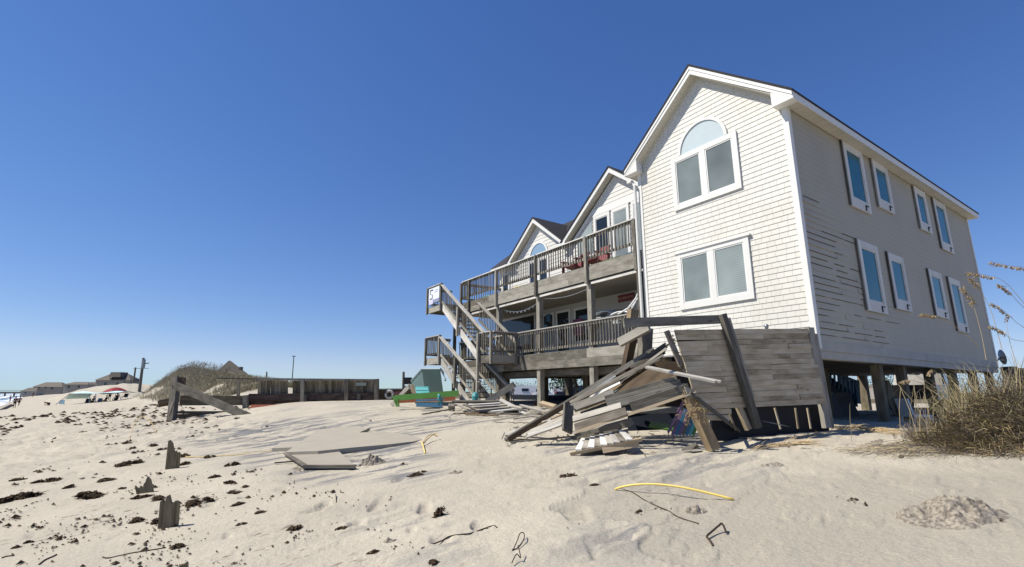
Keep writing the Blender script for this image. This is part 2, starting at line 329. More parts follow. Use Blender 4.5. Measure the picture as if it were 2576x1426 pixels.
# ------------------------------------------------------------------ mesh builder
RM = {}
class MB:
    def __init__(self, frame=None):
        self.v = []; self.f = []; self.uv = []; self.t = []; self.F = frame
    def face(self, idx, uvs=None, tone=.5):
        self.f.append(tuple(idx)); self.uv.append(uvs or [(0, 0)] * len(idx)); self.t.append(tone)
    def hexa(self, c, tone=None, long=None):
        """8 corners: bottom 0-3 round, top 4-7 round; UV u runs along the longest edge in metres"""
        tone = random.random() if tone is None else tone
        c = [Vector(q) for q in c]; b = len(self.v); self.v += c
        off = random.random() * 40; L3 = [(c[1] - c[0]), (c[3] - c[0]), (c[4] - c[0])]
        k = max(range(3), key=lambda i: L3[i].length) if long is None else long
        la = L3[k].normalized() if L3[k].length > 1e-9 else Vector((1, 0, 0))
        for q in ((0, 3, 2, 1), (4, 5, 6, 7), (0, 1, 5, 4), (1, 2, 6, 5), (2, 3, 7, 6), (3, 0, 4, 7)):
            P = [c[i] for i in q]; n = (P[1] - P[0]).cross(P[2] - P[0])
            if n.length < 1e-12: n = Vector((0, 0, 1))
            d = n.normalized().cross(la)
            if d.length < .3: d = (P[1] - P[0]).normalized()
            uvs = [((p - c[0]).dot(la) + off, (p - c[0]).dot(d) + off * .37) for p in P]
            self.face([b + i for i in q], uvs, tone)
    def box(self, x0, x1, y0, y1, z0, z1, tone=None):
        self.hexa([(x0, y0, z0), (x1, y0, z0), (x1, y1, z0), (x0, y1, z0), (x0, y0, z1), (x1, y0, z1), (x1, y1, z1), (x0, y1, z1)], tone)
    def mbox(self, f, a0, a1, z0, z1, o0, o1, tone=None):
        self.hexa([f(a0, z0, o0), f(a1, z0, o0), f(a1, z0, o1), f(a0, z0, o1), f(a0, z1, o0), f(a1, z1, o0), f(a1, z1, o1), f(a0, z1, o1)], tone)
    def board(self, p0, p1, wd, th, n=(0, 0, 1), tone=None, skew=0, taper=1):
        p0 = Vector(p0); p1 = Vector(p1); d = (p1 - p0).normalized(); n = Vector(n)
        n = (n - d * n.dot(d)).normalized(); s = d.cross(n)
        a = s * (wd / 2); b = n * (th / 2); k = d * skew
        self.hexa([p0 - a - b, p1 - a * taper - b + k, p1 + a * taper - b - k, p0 + a - b, p0 - a + b, p1 - a * taper + b + k, p1 + a * taper + b - k, p0 + a + b], tone, 0)
    def prism(self, pts, ex, tone=None):
        tone = random.random() if tone is None else tone
        pts = [Vector(p) for p in pts]; ex = Vector(ex); b = len(self.v); n = len(pts); self.v += pts + [p + ex for p in pts]
        o = random.random() * 40; d0 = (pts[1] - pts[0]).normalized()
        nn = (pts[1] - pts[0]).cross(pts[2] - pts[0]).normalized(); d1 = nn.cross(d0)
        u = [((p - pts[0]).dot(d0) + o, (p - pts[0]).dot(d1) + o) for p in pts]
        self.face([b + i for i in range(n - 1, -1, -1)], u[::-1], tone); self.face([b + n + i for i in range(n)], u, tone)
        for i in range(n):
            j = (i + 1) % n; l = (pts[j] - pts[i]).length
            self.face([b + i, b + j, b + n + j, b + n + i], [(o, o), (o + l, o), (o + l, o + ex.length), (o, o + ex.length)], tone)
    def tube(self, pts, r, n=6, tone=None, cap=True):
        tone = random.random() if tone is None else tone
        pts = [Vector(p) for p in pts]; b = len(self.v); m = len(pts)
        for i, p in enumerate(pts):
            d = (pts[min(i + 1, m - 1)] - pts[max(i - 1, 0)]).normalized()
            q = Vector((0, 0, 1)) if abs(d.z) < .9 else Vector((1, 0, 0))
            s = d.cross(q).normalized(); t = s.cross(d); rr = r[i] if isinstance(r, (list, tuple)) else r
            for k in range(n):
                a = 2 * pi * k / n; self.v.append(p + (s * cos(a) + t * sin(a)) * rr)
        for i in range(m - 1):
            for k in range(n):
                k2 = (k + 1) % n
                self.face([b + i * n + k, b + i * n + k2, b + (i + 1) * n + k2, b + (i + 1) * n + k],
                          [(i * .1, k / n), (i * .1, (k + 1) / n), (i * .1 + .1, (k + 1) / n), (i * .1 + .1, k / n)], tone)
        if cap:
            self.face([b + k for k in range(n - 1, -1, -1)], None, tone); self.face([b + (m - 1) * n + k for k in range(n)], None, tone)
    def lathe(self, c, prof, n=16, tone=.5):
        c = Vector(c); b = len(self.v)
        for r, z in prof:
            for k in range(n): a = 2 * pi * k / n; self.v.append(c + Vector((r * cos(a), r * sin(a), z)))
        for i in range(len(prof) - 1):
            for k in range(n):
                k2 = (k + 1) % n; self.face([b + i * n + k, b + i * n + k2, b + (i + 1) * n + k2, b + (i + 1) * n + k], None, tone)
    def ribbon(self, pts, wd, side, tone=None, tipw=.1):
        tone = random.random() if tone is None else tone
        b = len(self.v); m = len(pts); side = Vector(side)
        for i, p in enumerate(pts):
            k = wd * (1 - (1 - tipw) * (i / (m - 1)) ** 1.5) / 2; self.v += [p - side * k, p + side * k]
        for i in range(m - 1): self.face([b + 2 * i, b + 2 * i + 1, b + 2 * i + 3, b + 2 * i + 2], None, tone)
    def build(self, name, mat, parent=None, smooth=False):
        Fm = self.F or Matrix.Identity(4)
        ws = [Fm @ Vector(q) for q in self.v]
        if parent is not None: R = RM[parent.name]
        else:
            xs = [q.x for q in ws]; ys = [q.y for q in ws]; zs = [q.z for q in ws]
            R = Matrix.Translation(((min(xs) + max(xs)) / 2, (min(ys) + max(ys)) / 2, min(zs)))
        Ri = R.inverted(); me = bpy.data.meshes.new(name)
        me.from_pydata([tuple(Ri @ q) for q in ws], [], self.f)
        ul = me.uv_layers.new(name='UVMap'); ul.data.foreach_set('uv', [x for u in self.uv for p in u for x in p])
        ta = me.attributes.new('tone', 'FLOAT', 'FACE'); ta.data.foreach_set('value', self.t)
        me.materials.append(mat)
        if smooth: me.polygons.foreach_set('use_smooth', [True] * len(me.polygons))
        o = bpy.data.objects.new(name, me); COL.objects.link(o); RM[o.name] = R
        if parent is None: o.matrix_basis = R
        else: o.parent = parent
        return o
def tag(o, label=None, cat=None, group=None, kind=None):
    if label: o['label'] = label
    if cat: o['category'] = cat
    if group: o['group'] = group
    if kind: o['kind'] = kind
    return o
def thing(name, label, cat, loc, rotz=0, group=None):
    o = bpy.data.objects.new(name, None); COL.objects.link(o); o.empty_display_size = .2
    R = Matrix.Translation(loc) @ Matrix.Rotation(rotz, 4, 'Z'); o.matrix_basis = R; RM[o.name] = R
    return tag(o, label, cat, group)
def hthing(name, label, cat, loc, group=None):
    return thing(name, label, cat, HM @ Vector(loc), HA, group)
def dup(root, loc, label, rotz=None):
    r = root.copy(); COL.objects.link(r); r.location = loc; r['label'] = label
    if rotz is not None: r.rotation_euler = (0, 0, rotz)
    for ch in list(root.children):
        c = ch.copy(); COL.objects.link(c); c.parent = r
        for g in list(ch.children):
            d = g.copy(); COL.objects.link(d); d.parent = c
    return r
def textmesh(s, size, parent, M, mat, name='lettering'):
    cu = bpy.data.curves.new(name, 'FONT'); cu.body = s; cu.size = size; cu.extrude = .002; cu.align_x = 'CENTER'; cu.align_y = 'CENTER'
    t = bpy.data.objects.new(name, cu); COL.objects.link(t); bpy.context.view_layer.update()
    me = bpy.data.meshes.new_from_object(t.evaluated_get(bpy.context.evaluated_depsgraph_get()))
    COL.objects.unlink(t); bpy.data.objects.remove(t)
    me.transform(RM[parent.name].inverted() @ M); me.materials.clear(); me.materials.append(mat)
    o = bpy.data.objects.new(name, me); COL.objects.link(o); o.parent = parent; return o
FAC = lambda t: (lambda a, z, o: (t - o, a, z))      # a wall facing the beach at depth t
SID = lambda a, z, o: (a, -o, z)                      # the shaded side wall

exec_parts = []
# ------------------------------------------------------------------ sand
def build_sand():
    rr = [0.5]
    while rr[-1] < 7000:
        r = rr[-1]; rr.append(r * (1.035 if r < 3.2 else 1.0105 if r < 34 else 1.022 if r < 150 else 1.06))
    rr = np.array(rr)
    th = np.concatenate([np.radians(np.linspace(-58, 58, 1000)), np.radians(np.linspace(58, 302, 90))[1:-1]])
    R, T = np.meshgrid(rr, th, indexing='ij'); X = R * np.sin(T); Y = R * np.cos(T); Z = terrain(X, Y)
    nr, ntn = R.shape
    co = np.stack([X, Y, Z], -1).reshape(-1, 3); co = np.vstack([co, [[0, 0, float(terrain(0, 0))]]])
    i = np.arange(nr - 1)[:, None]; j = np.arange(ntn)[None, :]; j2 = (j + 1) % ntn
    q = np.stack([i * ntn + j, (i + 1) * ntn + j, (i + 1) * ntn + j2, i * ntn + j2], -1).reshape(-1, 4)[:, ::-1]
    me = bpy.data.meshes.new('sand'); nf = len(q); nc = ntn
    me.vertices.add(len(co)); me.vertices.foreach_set('co', co.ravel())
    tri = np.stack([np.full(nc, len(co) - 1), np.arange(nc), (np.arange(nc) + 1) % nc], -1)[:, ::-1]
    me.loops.add(nf * 4 + nc * 3); me.loops.foreach_set('vertex_index', np.concatenate([q.ravel(), tri.ravel()]))
    me.polygons.add(nf + nc); me.polygons.foreach_set('loop_start', np.concatenate([np.arange(nf) * 4, nf * 4 + np.arange(nc) * 3]))
    me.update(calc_edges=True); me.polygons.foreach_set('use_smooth', [True] * (nf + nc))
    x = co[:, 0]; y = co[:, 1]; c = .766 * x + .643 * y; a = -.643 * x + .766 * y; d = np.hypot(x, y)
    ux = x * .80 + y * .60; vx = x * .60 - y * .80
    st = fbm(ux * .75, vx * 3.4, 101, 6); pm = fbm(x * .35, y * .35, 111, 3)
    zone = sstep(1.2, 3.2, c) * (1 - sstep(8, 10, c)) * (1 - sstep(1.5, 4.5, x)) * (1 - sstep(17, 21, y)) * sstep(3.6, 5, y)
    grey = np.maximum(zone * sstep(.34, .50, pm) * .95, .30 * sstep(.42, .55, pm) * (1 - sstep(25, 45, d)))
    wx = x - .38 * np.sin(y * 1.9) - .22 * np.sin(y * 5.3 + 1)
    damp = sstep(-.015, .02, wx - (.95 + .05 * (y - 6))) * (1 - sstep(6.0, 7.5, y + .25 * fbm(x, y, 5) * 4)) * .9
    damp = np.clip(damp * (.65 + .7 * fbm(x * 2.2, y * 2.2, 9)) + damp * .5 * sstep(.55, .62, fbm(x * 14, y * 14, 19, 3)), 0, 1)
    wet = 1 - sstep(-10.5, -8.5, c + .06 * np.clip(a - 100, 0, 4000))
    damp = np.maximum(damp, wet)
    chz = sstep(13, 18, d) * (1 - sstep(3.0, 5.5, c)) * (1 - sstep(60, 90, d)) * sstep(-10, -7, c)
    lf = (1 - sstep(1.5, 3.2, c)) * (1 - sstep(15, 25, d)) * sstep(-9, -6, c)
    sp = fbm(ux * 2.2, vx * 5.0, 121, 4)
    weed = np.maximum(chz * .95, lf * .8 * sstep(.40, .52, fbm(x * .6, y * .6, 133)))
    weed = np.maximum(weed, (1 - sstep(14, 20, d)) * sstep(.46, .56, pm) * .7)
    veg = np.exp(-((c - 12.5) / 3.9) ** 2) * sstep(40, 46, a) * (1 - sstep(100, 112, a)) * sstep(.30, .48, fbm(x * .5, y * .5, 141))
    veg = np.maximum(veg, sstep(34, 42, y) * sstep(16, 22, c))
    for n, arr in (('grey', grey), ('damp', damp), ('weed', weed), ('veg', veg)):
        at_ = me.attributes.new(n, 'FLOAT', 'POINT'); at_.data.foreach_set('value', np.clip(arr, 0, 1).astype(np.float32))
    me.materials.append(M_SAND)
    o = bpy.data.objects.new('sand', me); COL.objects.link(o); tag(o, kind='structure')
build_sand()
def build_sea():
    b = MB(); n = Vector((.766, .643, 0)); a = Vector((-.643, .766, 0)); z = Vector((0, 0, -2.93))
    P = lambda aa, cc: a * aa + n * cc + z
    PF = lambda aa, cc: P(aa, cc - .06 * min(4000, max(0, aa - 100)))
    b.v += [P(-6000, -9000), P(14000, -9000), P(14000, -9), P(-6000, -9)]; b.face([0, 1, 2, 3]); tag(b.build('sea', M_SEA), kind='structure')
    # surf: low irregular foam sheets lying on the water and running up the wet sand
    f = MB()
    for k, (c0, wid, hgt) in enumerate(((-11.3, 3.4, .05), (-19, 3.2, .5), (-30, 3.0, .6), (-46, 3, .5))):
        prev = None
        for i in range(160):
            aa = 20 + i * 3.0 * (1 + i * .02); cc = c0 + 1.6 * sin(aa * .11 + k) + 1.1 * sin(aa * .31 + 2 * k); wd = wid * (.55 + .45 * sin(aa * .17 + k * 2)) + .4
            row = [PF(aa, cc - wd) + Vector((0, 0, .006)), PF(aa, cc - wd * .3) + Vector((0, 0, hgt)), PF(aa, cc) + Vector((0, 0, hgt * .4 + .07)), PF(aa, cc + .3) + Vector((0, 0, .03))]
            bi = len(f.v); f.v += row
            if prev is not None:
                for q in range(3): f.face([prev + q, bi + q, bi + q + 1, prev + q + 1])
            prev = bi
    tag(f.build('surf', M_FOAM, smooth=True), kind='structure')
build_sea()

# ------------------------------------------------------------------ the beach house (house frame: x depth, y along the front, z up)
house = hthing('beach_house', 'white two-storey shingled beach house on pilings with three front gables', 'house', (0, 0, -0.7))
def H(): return MB(HM)
def gable_courses(mb, T, s0, s1, z0, exposure, roof, out=.016):
    """overlapping courses on a wall facing the beach; roof(s) gives the underside height"""
    z = z0
    sm = (s0 + s1) / 2
    while True:
        zt = z + exposure
        # width at mid height of the course
        xs = np.linspace(s0, s1, 221); ok = [x for x in xs if roof(x) > z + exposure * .5]
        if not ok: break
        lo, hi = min(ok), max(ok)
        okt = [x for x in xs if roof(x) > zt]
        lt, ht = (min(okt), max(okt)) if okt else (sm - .01 if lo < sm < hi else lo, sm + .01 if lo < sm < hi else hi)
        b = len(mb.v); o2 = .004
        mb.v += [Vector((T - out, lo, z)), Vector((T - out, hi, z)), Vector((T - o2, ht, zt + .012)), Vector((T - o2, lt, zt + .012)), Vector((T, lo, z)), Vector((T, hi, z))]
        off = random.random() * 9; tn = random.random()
        mb.face([b + 1, b, b + 3, b + 2], [(hi + off, z), (lo + off, z), (lt + off, zt), (ht + off, zt)], tn)
        mb.face([b + 4, b, b + 1, b + 5], None, tn)
        z = zt
WR = lambda s: 8.50 - .84 * abs(s - 2.2)
# --- wing walls
m = H()
pts = [(0, 0, .95), (0, 4.4, .95), (0, 4.4, WR(4.4)), (0, 2.2, WR(2.2)), (0, 0, WR(0))]
m.prism([(x + .004, y + (.004 if y == 0 else 0), z) for x, y, z in pts], (13.29, 0, 0)); m.build('wall', M_WHITE, house)
m = H(); gable_courses(m, 0, .09, 4.31, .98, .1275, WR, .016); m.build('front_siding', M_SHAKE, house)
m = H()
z = 1.06; i = 0
while z < 6.5:
    zt = min(z + .142, 6.56); segs = [0.1, 2.4, 4.6, 6.6, 9.4, 13.25] if i % 2 else [.1, 1.5, 3.3, 5.4, 7.9, 13.25]
    for t0, t1 in zip(segs, segs[1:]):
        lo = lo1 = .006
        if t0 < .2 and z < 4.6 and random.random() < .8: lo = .016 + .020 * random.random()
        elif t0 < 3.5 and z < 3.2 and random.random() < .4: lo = .016
        b = len(m.v); tn = random.random()
        m.v += [Vector((t0, -lo, z)), Vector((t1, -lo1, z)), Vector((t1, -.003, zt + .01)), Vector((t0, -.003, zt + .01)), Vector((t0, 0, z)), Vector((t1, 0, z))]
        m.face([b, b + 1, b + 2, b + 3], [(t0, z), (t1, z), (t1, zt), (t0, zt)], tn); m.face([b + 4, b + 5, b + 1, b], None, tn)
    z = zt; i += 1
    if z >= 6.55: break
m.build('side_siding', M_LAP, house)
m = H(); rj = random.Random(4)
for i_ in range(38):                       # thin dark strips along the lower course edges near the front corner
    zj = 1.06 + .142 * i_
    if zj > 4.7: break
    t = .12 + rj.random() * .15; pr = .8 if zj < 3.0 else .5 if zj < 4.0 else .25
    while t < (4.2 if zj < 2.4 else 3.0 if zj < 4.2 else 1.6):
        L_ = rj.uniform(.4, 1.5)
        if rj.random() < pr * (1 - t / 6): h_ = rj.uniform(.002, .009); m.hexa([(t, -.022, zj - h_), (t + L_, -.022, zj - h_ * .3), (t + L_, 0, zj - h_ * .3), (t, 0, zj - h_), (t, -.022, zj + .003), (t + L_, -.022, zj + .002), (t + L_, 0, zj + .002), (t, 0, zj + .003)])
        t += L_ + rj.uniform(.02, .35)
m.build('joint_strips', plain('dark joint strip', (.075, .07, .06), .9, .1, .3, 6), house)
m = H()
m.box(-.03, .115, -.03, -.004, .9, 6.47); m.box(-.03, -.004, -.004, .095, .9, 6.47); m.build('corner_board', M_WHITE, house)
m = H(); m.box(-.03, -.004, 4.31, 4.43, .98, 6.6); m.build('corner_board', M_WHITE, house)
m = H(); m.box(13.2, 13.32, -.03, -.004, .9, 6.47); m.build('corner_board', M_WHITE, house)
m = H(); m.box(.0, 13.3, -.028, -.002, .86, 1.07); m.box(.05, 13.3, 0.0, .2, .70, .90); m.build('skirt_board', plain('dirty white skirt board', (.42, .41, .38), .7, .3, .25, 2.5), house)
m = H()
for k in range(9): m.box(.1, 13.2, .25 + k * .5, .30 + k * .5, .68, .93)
m.box(.1, 13.2, .02, 4.38, .93, .97); m.build('floor_joists', M_BLACK, house)  # coloured black to deepen the shade under the house
# --- wing roof
RT = lambda s, dz=0: 8.80 - .85 * abs(s - 2.2) + dz
m = H()
for sg in (-1, 1):
    e = 2.2 + sg * 2.52
    m.hexa([(-.33, 2.2, RT(2.2, -.06)), (13.6, 2.2, RT(2.2, -.06)), (13.6, e, RT(e, -.06)), (-.33, e, RT(e, -.06)), (-.33, 2.2, RT(2.2)), (13.6, 2.2, RT(2.2)), (13.6, e, RT(e)), (-.33, e, RT(e))])
roof = m.build('roof', M_SHINGLE, house)
m = H()
for sg in (-1, 1):
    for dz0, dz1, o in ((-.30, -.062, 0), (-.16, -.062, .018)):
        e = 2.2 + sg * 2.50
        m.hexa([(-.295 - o, 2.2, RT(2.2, dz0)), (-.27 - o + .012, 2.2, RT(2.2, dz0)), (-.27 - o + .012, e, RT(e, dz0 * (.8 if dz0 < -.2 else 1))), (-.295 - o, e, RT(e, dz0 * (.8 if dz0 < -.2 else 1))),
                (-.295 - o, 2.2, RT(2.2, dz1)), (-.27 - o + .012, 2.2, RT(2.2, dz1)), (-.27 - o + .012, e, RT(e, dz1)), (-.295 - o, e, RT(e, dz1))])
m.build('rake_board', M_WHITE, roof)
m = H()
for sg in (-1, 1):
    e = 2.2 + sg * 2.2
    m.hexa([(-.27, 2.2, RT(2.2, -.29)), (0, 2.2, RT(2.2, -.29)), (0, e, RT(e, -.29)), (-.27, e, RT(e, -.29)), (-.27, 2.2, RT(2.2, -.27)), (0, 2.2, RT(2.2, -.27)), (0, e, RT(e, -.27)), (-.27, e, RT(e, -.27))])
    y0, y1 = (-.285, -.02) if sg < 0 else (4.42, 4.685)
    for k in range(52):                       # vented eave soffit, board by board
        m.box(-.26 + k * .265, -.26 + k * .265 + .255, y0, y1, 6.448, 6.46)
    m.box(-.26, 13.5, y0, y1, 6.461, 6.47)
    # frieze against the wall
    m.hexa([(-.035, 2.2, RT(2.2, -.36)), (-.004, 2.2, RT(2.2, -.36)), (-.004, e, RT(e, -.36)), (-.035, e, RT(e, -.36)), (-.035, 2.2, RT(2.2, -.291)), (-.004, 2.2, RT(2.2, -.291)), (-.004, e, RT(e, -.291)), (-.035, e, RT(e, -.291))])
m.build('soffit', M_SOFFIT, roof)
for sg in (-1, 1):
    m = H()
    y0, y1 = (-.31, -.286) if sg < 0 else (4.686, 4.71)
    m.box(-.29, 13.55, y0, y1, 6.43, 6.625)
    s_in = .17 if sg < 0 else 4.23; so_ = -.29 if sg < 0 else 4.69
    P = [(-.29, so_, 6.44), (-.29, s_in, 6.44), (-.29, s_in, RT(s_in, -.27)), (-.29, so_, RT(so_, -.16))]
    m.prism(P if sg > 0 else P[::-1], (.262, 0, 0))
    m.build('fascia', M_WHITE, roof)
# --- windows
def window(f, a0, a1, z0, z1, cols, pane, tw=.11, bw=None, tops=None, head=False, sash=.035, proud=.045, frame=M_WHITE, parent=None, streak=False):
    bw = bw or tw; mull = .16
    root = H(); root.mbox(f, a0, a0 + tw, z0, z1, 0, proud); root.mbox(f, a1 - tw, a1, z0, z1, 0, proud)
    root.mbox(f, a0 + tw, a1 - tw, z1 - (tops or tw), z1, 0, proud - .003); root.mbox(f, a0 + tw, a1 - tw, z0, z0 + bw, 0, proud - .003)
    if head: root.mbox(f, a0 - .06, a1 + .06, z1, z1 + .04, 0, proud + .03)
    wn = root.build('window', frame, parent or house)
    cw = (a1 - a0 - 2 * tw - (cols - 1) * mull) / cols
    fr = H(); pn = H()
    for k in range(cols):
        x0 = a0 + tw + k * (cw + mull); x1 = x0 + cw; y0 = z0 + bw; y1 = z1 - (tops or tw)
        if k: fr.mbox(f, x0 - mull, x0, y0, y1, 0, proud - .006)
        for q in ((x0, x0 + sash, y0, y1), (x1 - sash, x1, y0, y1), (x0 + sash, x1 - sash, y1 - sash, y1), (x0 + sash, x1 - sash, y0, y0 + sash)): fr.mbox(f, *q, 0, proud - .016)
        pn.mbox(f, x0 + sash, x1 - sash, y0 + sash, y1 - sash, .001, proud - .029)
    fr.build('frame', frame, wn); pn.build('pane', pane, wn)
    return wn
F0 = lambda a, z, o: (-.015 - o, a, z)
wu = window(F0, 1.22, 3.19, 4.89, 6.43, 2, M_BLIND, .13, .15, .14, parent=house)
m = H(); N_ = 26; zc = 6.44; sc = 2.2; ra, rb = .74, .665
for k in range(N_):
    a0, a1 = pi * k / N_, pi * (k + 1) / N_
    q = [F0(sc + r_ * cos(a), zc + r_ * sin(a) * 1.04, o) for o in (0, .045) for r_, a in ((rb, a0), (ra, a0), (ra, a1), (rb, a1))]
    m.hexa(q)
ar = m.build('arched_window', M_WHITE, house)
m = H(); m.prism([F0(sc + rb * cos(pi * k / 24), zc + .0 + rb * sin(pi * k / 24) * 1.04, 0) for k in range(25)], (-.016, 0, 0)); m.build('pane', M_ARCH, ar)
window(F0, 1.2, 3.24, 2.14, 3.66, 2, M_BLIND, .13, .16, .12, head=True)
S0 = lambda a, z, o: (a, -.02 - o, z)
M_SIDETRIM = plain('weathered white window trim', (.60, .59, .57), .6, .3, .12, 3)
for t0, t1, z0, z1 in ((2.72, 3.90, 4.63, 6.44), (4.55, 5.62, 5.0, 6.44), (7.68, 8.66, 4.97, 6.40), (9.42, 10.58, 4.62, 6.40),
                       (2.69, 3.87, 1.94, 3.74), (4.55, 5.62, 2.16, 3.71), (7.60, 8.70, 2.22, 3.68), (9.40, 10.50, 1.9, 3.67)):
    wn = window(S0, t0, t1, z0, z1, 1, M_GLASST, .15, .26, .17, frame=M_SIDETRIM)
    m = H(); m.box(t0 - .05, t0 - .012, -.05, -.02, z0 + .02, z1 + .02); m.build('hurricane_strap', M_DARK, wn)
    m = H(); m.box(t1 - .36, t1 - .33, -.085, -.06, z0 + .03, z0 + .16); m.box(t1 - .36, t1 - .18, -.085, -.06, z0 + .161, z0 + .185); m.build('latch', M_BLACK, wn)
# --- downspout and gutter elbow at the wing's inner corner
m = H(); m.tube([(-.12, 4.48, 1.0), (-.12, 4.48, 6.1), (-.06, 4.62, 6.3), (.0, 4.85, 6.36)], .045, 8); m.build('downspout', M_WHITE, house)
# --- main body behind the porch
TB = 2.22
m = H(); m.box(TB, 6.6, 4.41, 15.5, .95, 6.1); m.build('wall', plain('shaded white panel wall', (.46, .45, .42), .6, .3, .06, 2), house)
GR = (7.45, 8.20, 4.75), (12.30, 7.62, 10.35)          # ridge s, wall apex z, right eave s
for (sr, za, _), s0, s1, nm in ((GR[0], 4.45, 10.15, 'a'), (GR[1], 10.30, 14.35, 'b')):
    rf = (lambda sr, za: (lambda s: za - .79 * abs(s - sr)))(sr, za)
    m = H(); m.prism([(TB - .004, s0, 6.0), (TB - .004, s1, 6.0), (TB - .004, s1, max(rf(s1), 6.01)), (TB - .004, sr, za), (TB - .004, s0, max(rf(s0), 6.01))], (2.5, 0, 0)); m.build('wall', M_WHITE, house)
m = H()
for (sr, za, _), s0, s1 in ((GR[0], 4.45, 10.15), (GR[1], 10.30, 14.35)):
    gable_courses(m, TB - .006, s0, s1, 4.2, .165, (lambda sr, za: (lambda s: za - .79 * abs(s - sr)))(sr, za), .018)
gable_courses(m, TB - .004, 14.4, 15.5, 4.2, .165, lambda s: 6.1, .018)
m.build('gable_siding', M_LAPW, house)
def gable_roof(sr, zt, half, t0, t1, mslope=.79):
    T = lambda s, dz=0: zt - mslope * abs(s - sr) + dz
    m = H()
    for sg in (-1, 1):
        e = sr + sg * half
        m.hexa([(t0, sr, T(sr, -.06)), (t1, sr, T(sr, -.06)), (t1, e, T(e, -.06)), (t0, e, T(e, -.06)), (t0, sr, T(sr)), (t1, sr, T(sr)), (t1, e, T(e)), (t0, e, T(e))])
    r_ = m.build('roof', M_SHINGLE, house)
    m = H()
    for sg in (-1, 1):
        e = sr + sg * (half - .02)
        m.hexa([(t0 + .03, sr, T(sr, -.27)), (t0 + .055, sr, T(sr, -.27)), (t0 + .055, e, T(e, -.24)), (t0 + .03, e, T(e, -.24)), (t0 + .03, sr, T(sr, -.062)), (t0 + .055, sr, T(sr, -.062)), (t0 + .055, e, T(e, -.062)), (t0 + .03, e, T(e, -.062))])
    m.build('rake_board', M_WHITE, r_)
    m = H()
    for sg in (-1, 1):
        e = sr + sg * (half - .03)
        m.hexa([(t0 + .055, sr, T(sr, -.25)), (TB, sr, T(sr, -.25)), (TB, e, T(e, -.23)), (t0 + .055, e, T(e, -.23)), (t0 + .055, sr, T(sr, -.235)), (TB, sr, T(sr, -.235)), (TB, e, T(e, -.215)), (t0 + .055, e, T(e, -.215))])
    m.build('soffit', M_SOFFIT, r_)
gable_roof(7.45, 8.50, 2.92, 1.88, 6.2); gable_roof(12.30, 7.90, 2.08, 1.88, 4.6)
m = H()
mz_ = lambda t: 6.18 + .804 * (t - 1.9)
MP = [(1.9, 15.85), (4.7, 15.85), (4.7, 4.6), (4.66, 4.6), (4.66, 7.45), (1.9, 10.34), (1.9, 10.24), (3.88, 12.30), (1.9, 14.36)]
m.prism([(t, s_, mz_(t)) for t, s_ in MP], (0, 0, -.06))
m.hexa([(4.7, 4.5, 8.37), (6.9, 4.5, 6.1), (6.9, 15.85, 6.1), (4.7, 15.85, 8.37), (4.7, 4.5, 8.43), (6.9, 4.5, 6.16), (6.9, 15.85, 6.16), (4.7, 15.85, 8.43)])
rm_ = m.build('roof', M_SHINGLE, house)
m = H(); m.box(1.90, 1.925, 14.1, 15.87, 5.96, 6.12); m.box(1.90, 1.925, 10.1, 10.6, 6.0, 6.14); m.box(1.95, TB, 14.2, 15.8, 5.97, 5.99)
m.hexa([(1.92, 15.83, 5.98), (4.7, 15.83, 8.2), (4.7, 15.86, 8.2), (1.92, 15.86, 5.98), (1.92, 15.83, 6.11), (4.7, 15.83, 8.36), (4.7, 15.86, 8.36), (1.92, 15.86, 6.11)]); m.build('fascia', M_WHITE, rm_)
# gable windows on the upper floor
FB = lambda a, z, o: (TB - .026 - o, a, z)
for a0, a1 in ((7.75, 8.62), (6.78, 7.65), (5.8, 6.66)):
    window(FB, a0, a1, 4.3, 6.82, 1, M_GLASSD if a0 > 7 else M_BLIND, .1, .1, .12)
m = H(); m.prism([FB(8.66, 5.0, 0), FB(8.66, 7.12, 0), FB(10.0, 6.05, 0), FB(10.0, 5.9, 0), FB(8.66, 6.97, 0)][0:5], (-.04, 0, 0))
tw_ = m.build('trapezoid_window', M_WHITE, house)
m = H(); m.prism([FB(8.74, 5.4, .0), FB(8.74, 6.72, 0), FB(9.55, 6.1, 0), FB(9.55, 5.4, 0)], (-.02, 0, 0)); m.build('pane', M_BLIND, tw_)
m = H(); m.prism([FB(5.75, 6.83, 0), FB(8.66, 6.83, 0), FB(8.66, 7.12, 0), FB(5.75, 7.12, 0)], (-.043, 0, 0)); m.build('window_head', M_WHITE, house)
m = H(); N_ = 22; sc, zc, ra, rb = 12.25, 6.0, .72, .62
for k in range(N_):
    a0, a1 = pi * k / N_, pi * (k + 1) / N_
    m.hexa([FB(sc + r_ * cos(a), zc + r_ * sin(a) * 1.05, o) for o in (0, .04) for r_, a in ((rb, a0), (ra, a0), (ra, a1), (rb, a1))])
ar = m.build('arched_window', M_WHITE, house)
m = H(); m.prism([FB(sc + rb * cos(pi * k / 24), zc + rb * sin(pi * k / 24) * 1.05, 0) for k in range(25)], (-.016, 0, 0)); m.build('pane', plain('blue sky glass', (.22, .33, .44), .1, .6, .1, 1), ar)
window(FB, 11.5, 13.0, 4.3, 5.95, 2, M_GLASSD, .1, .1, .1)
window(FB, 14.55, 15.25, 4.6, 5.8, 1, M_GLASSD, .1, .1, .1)
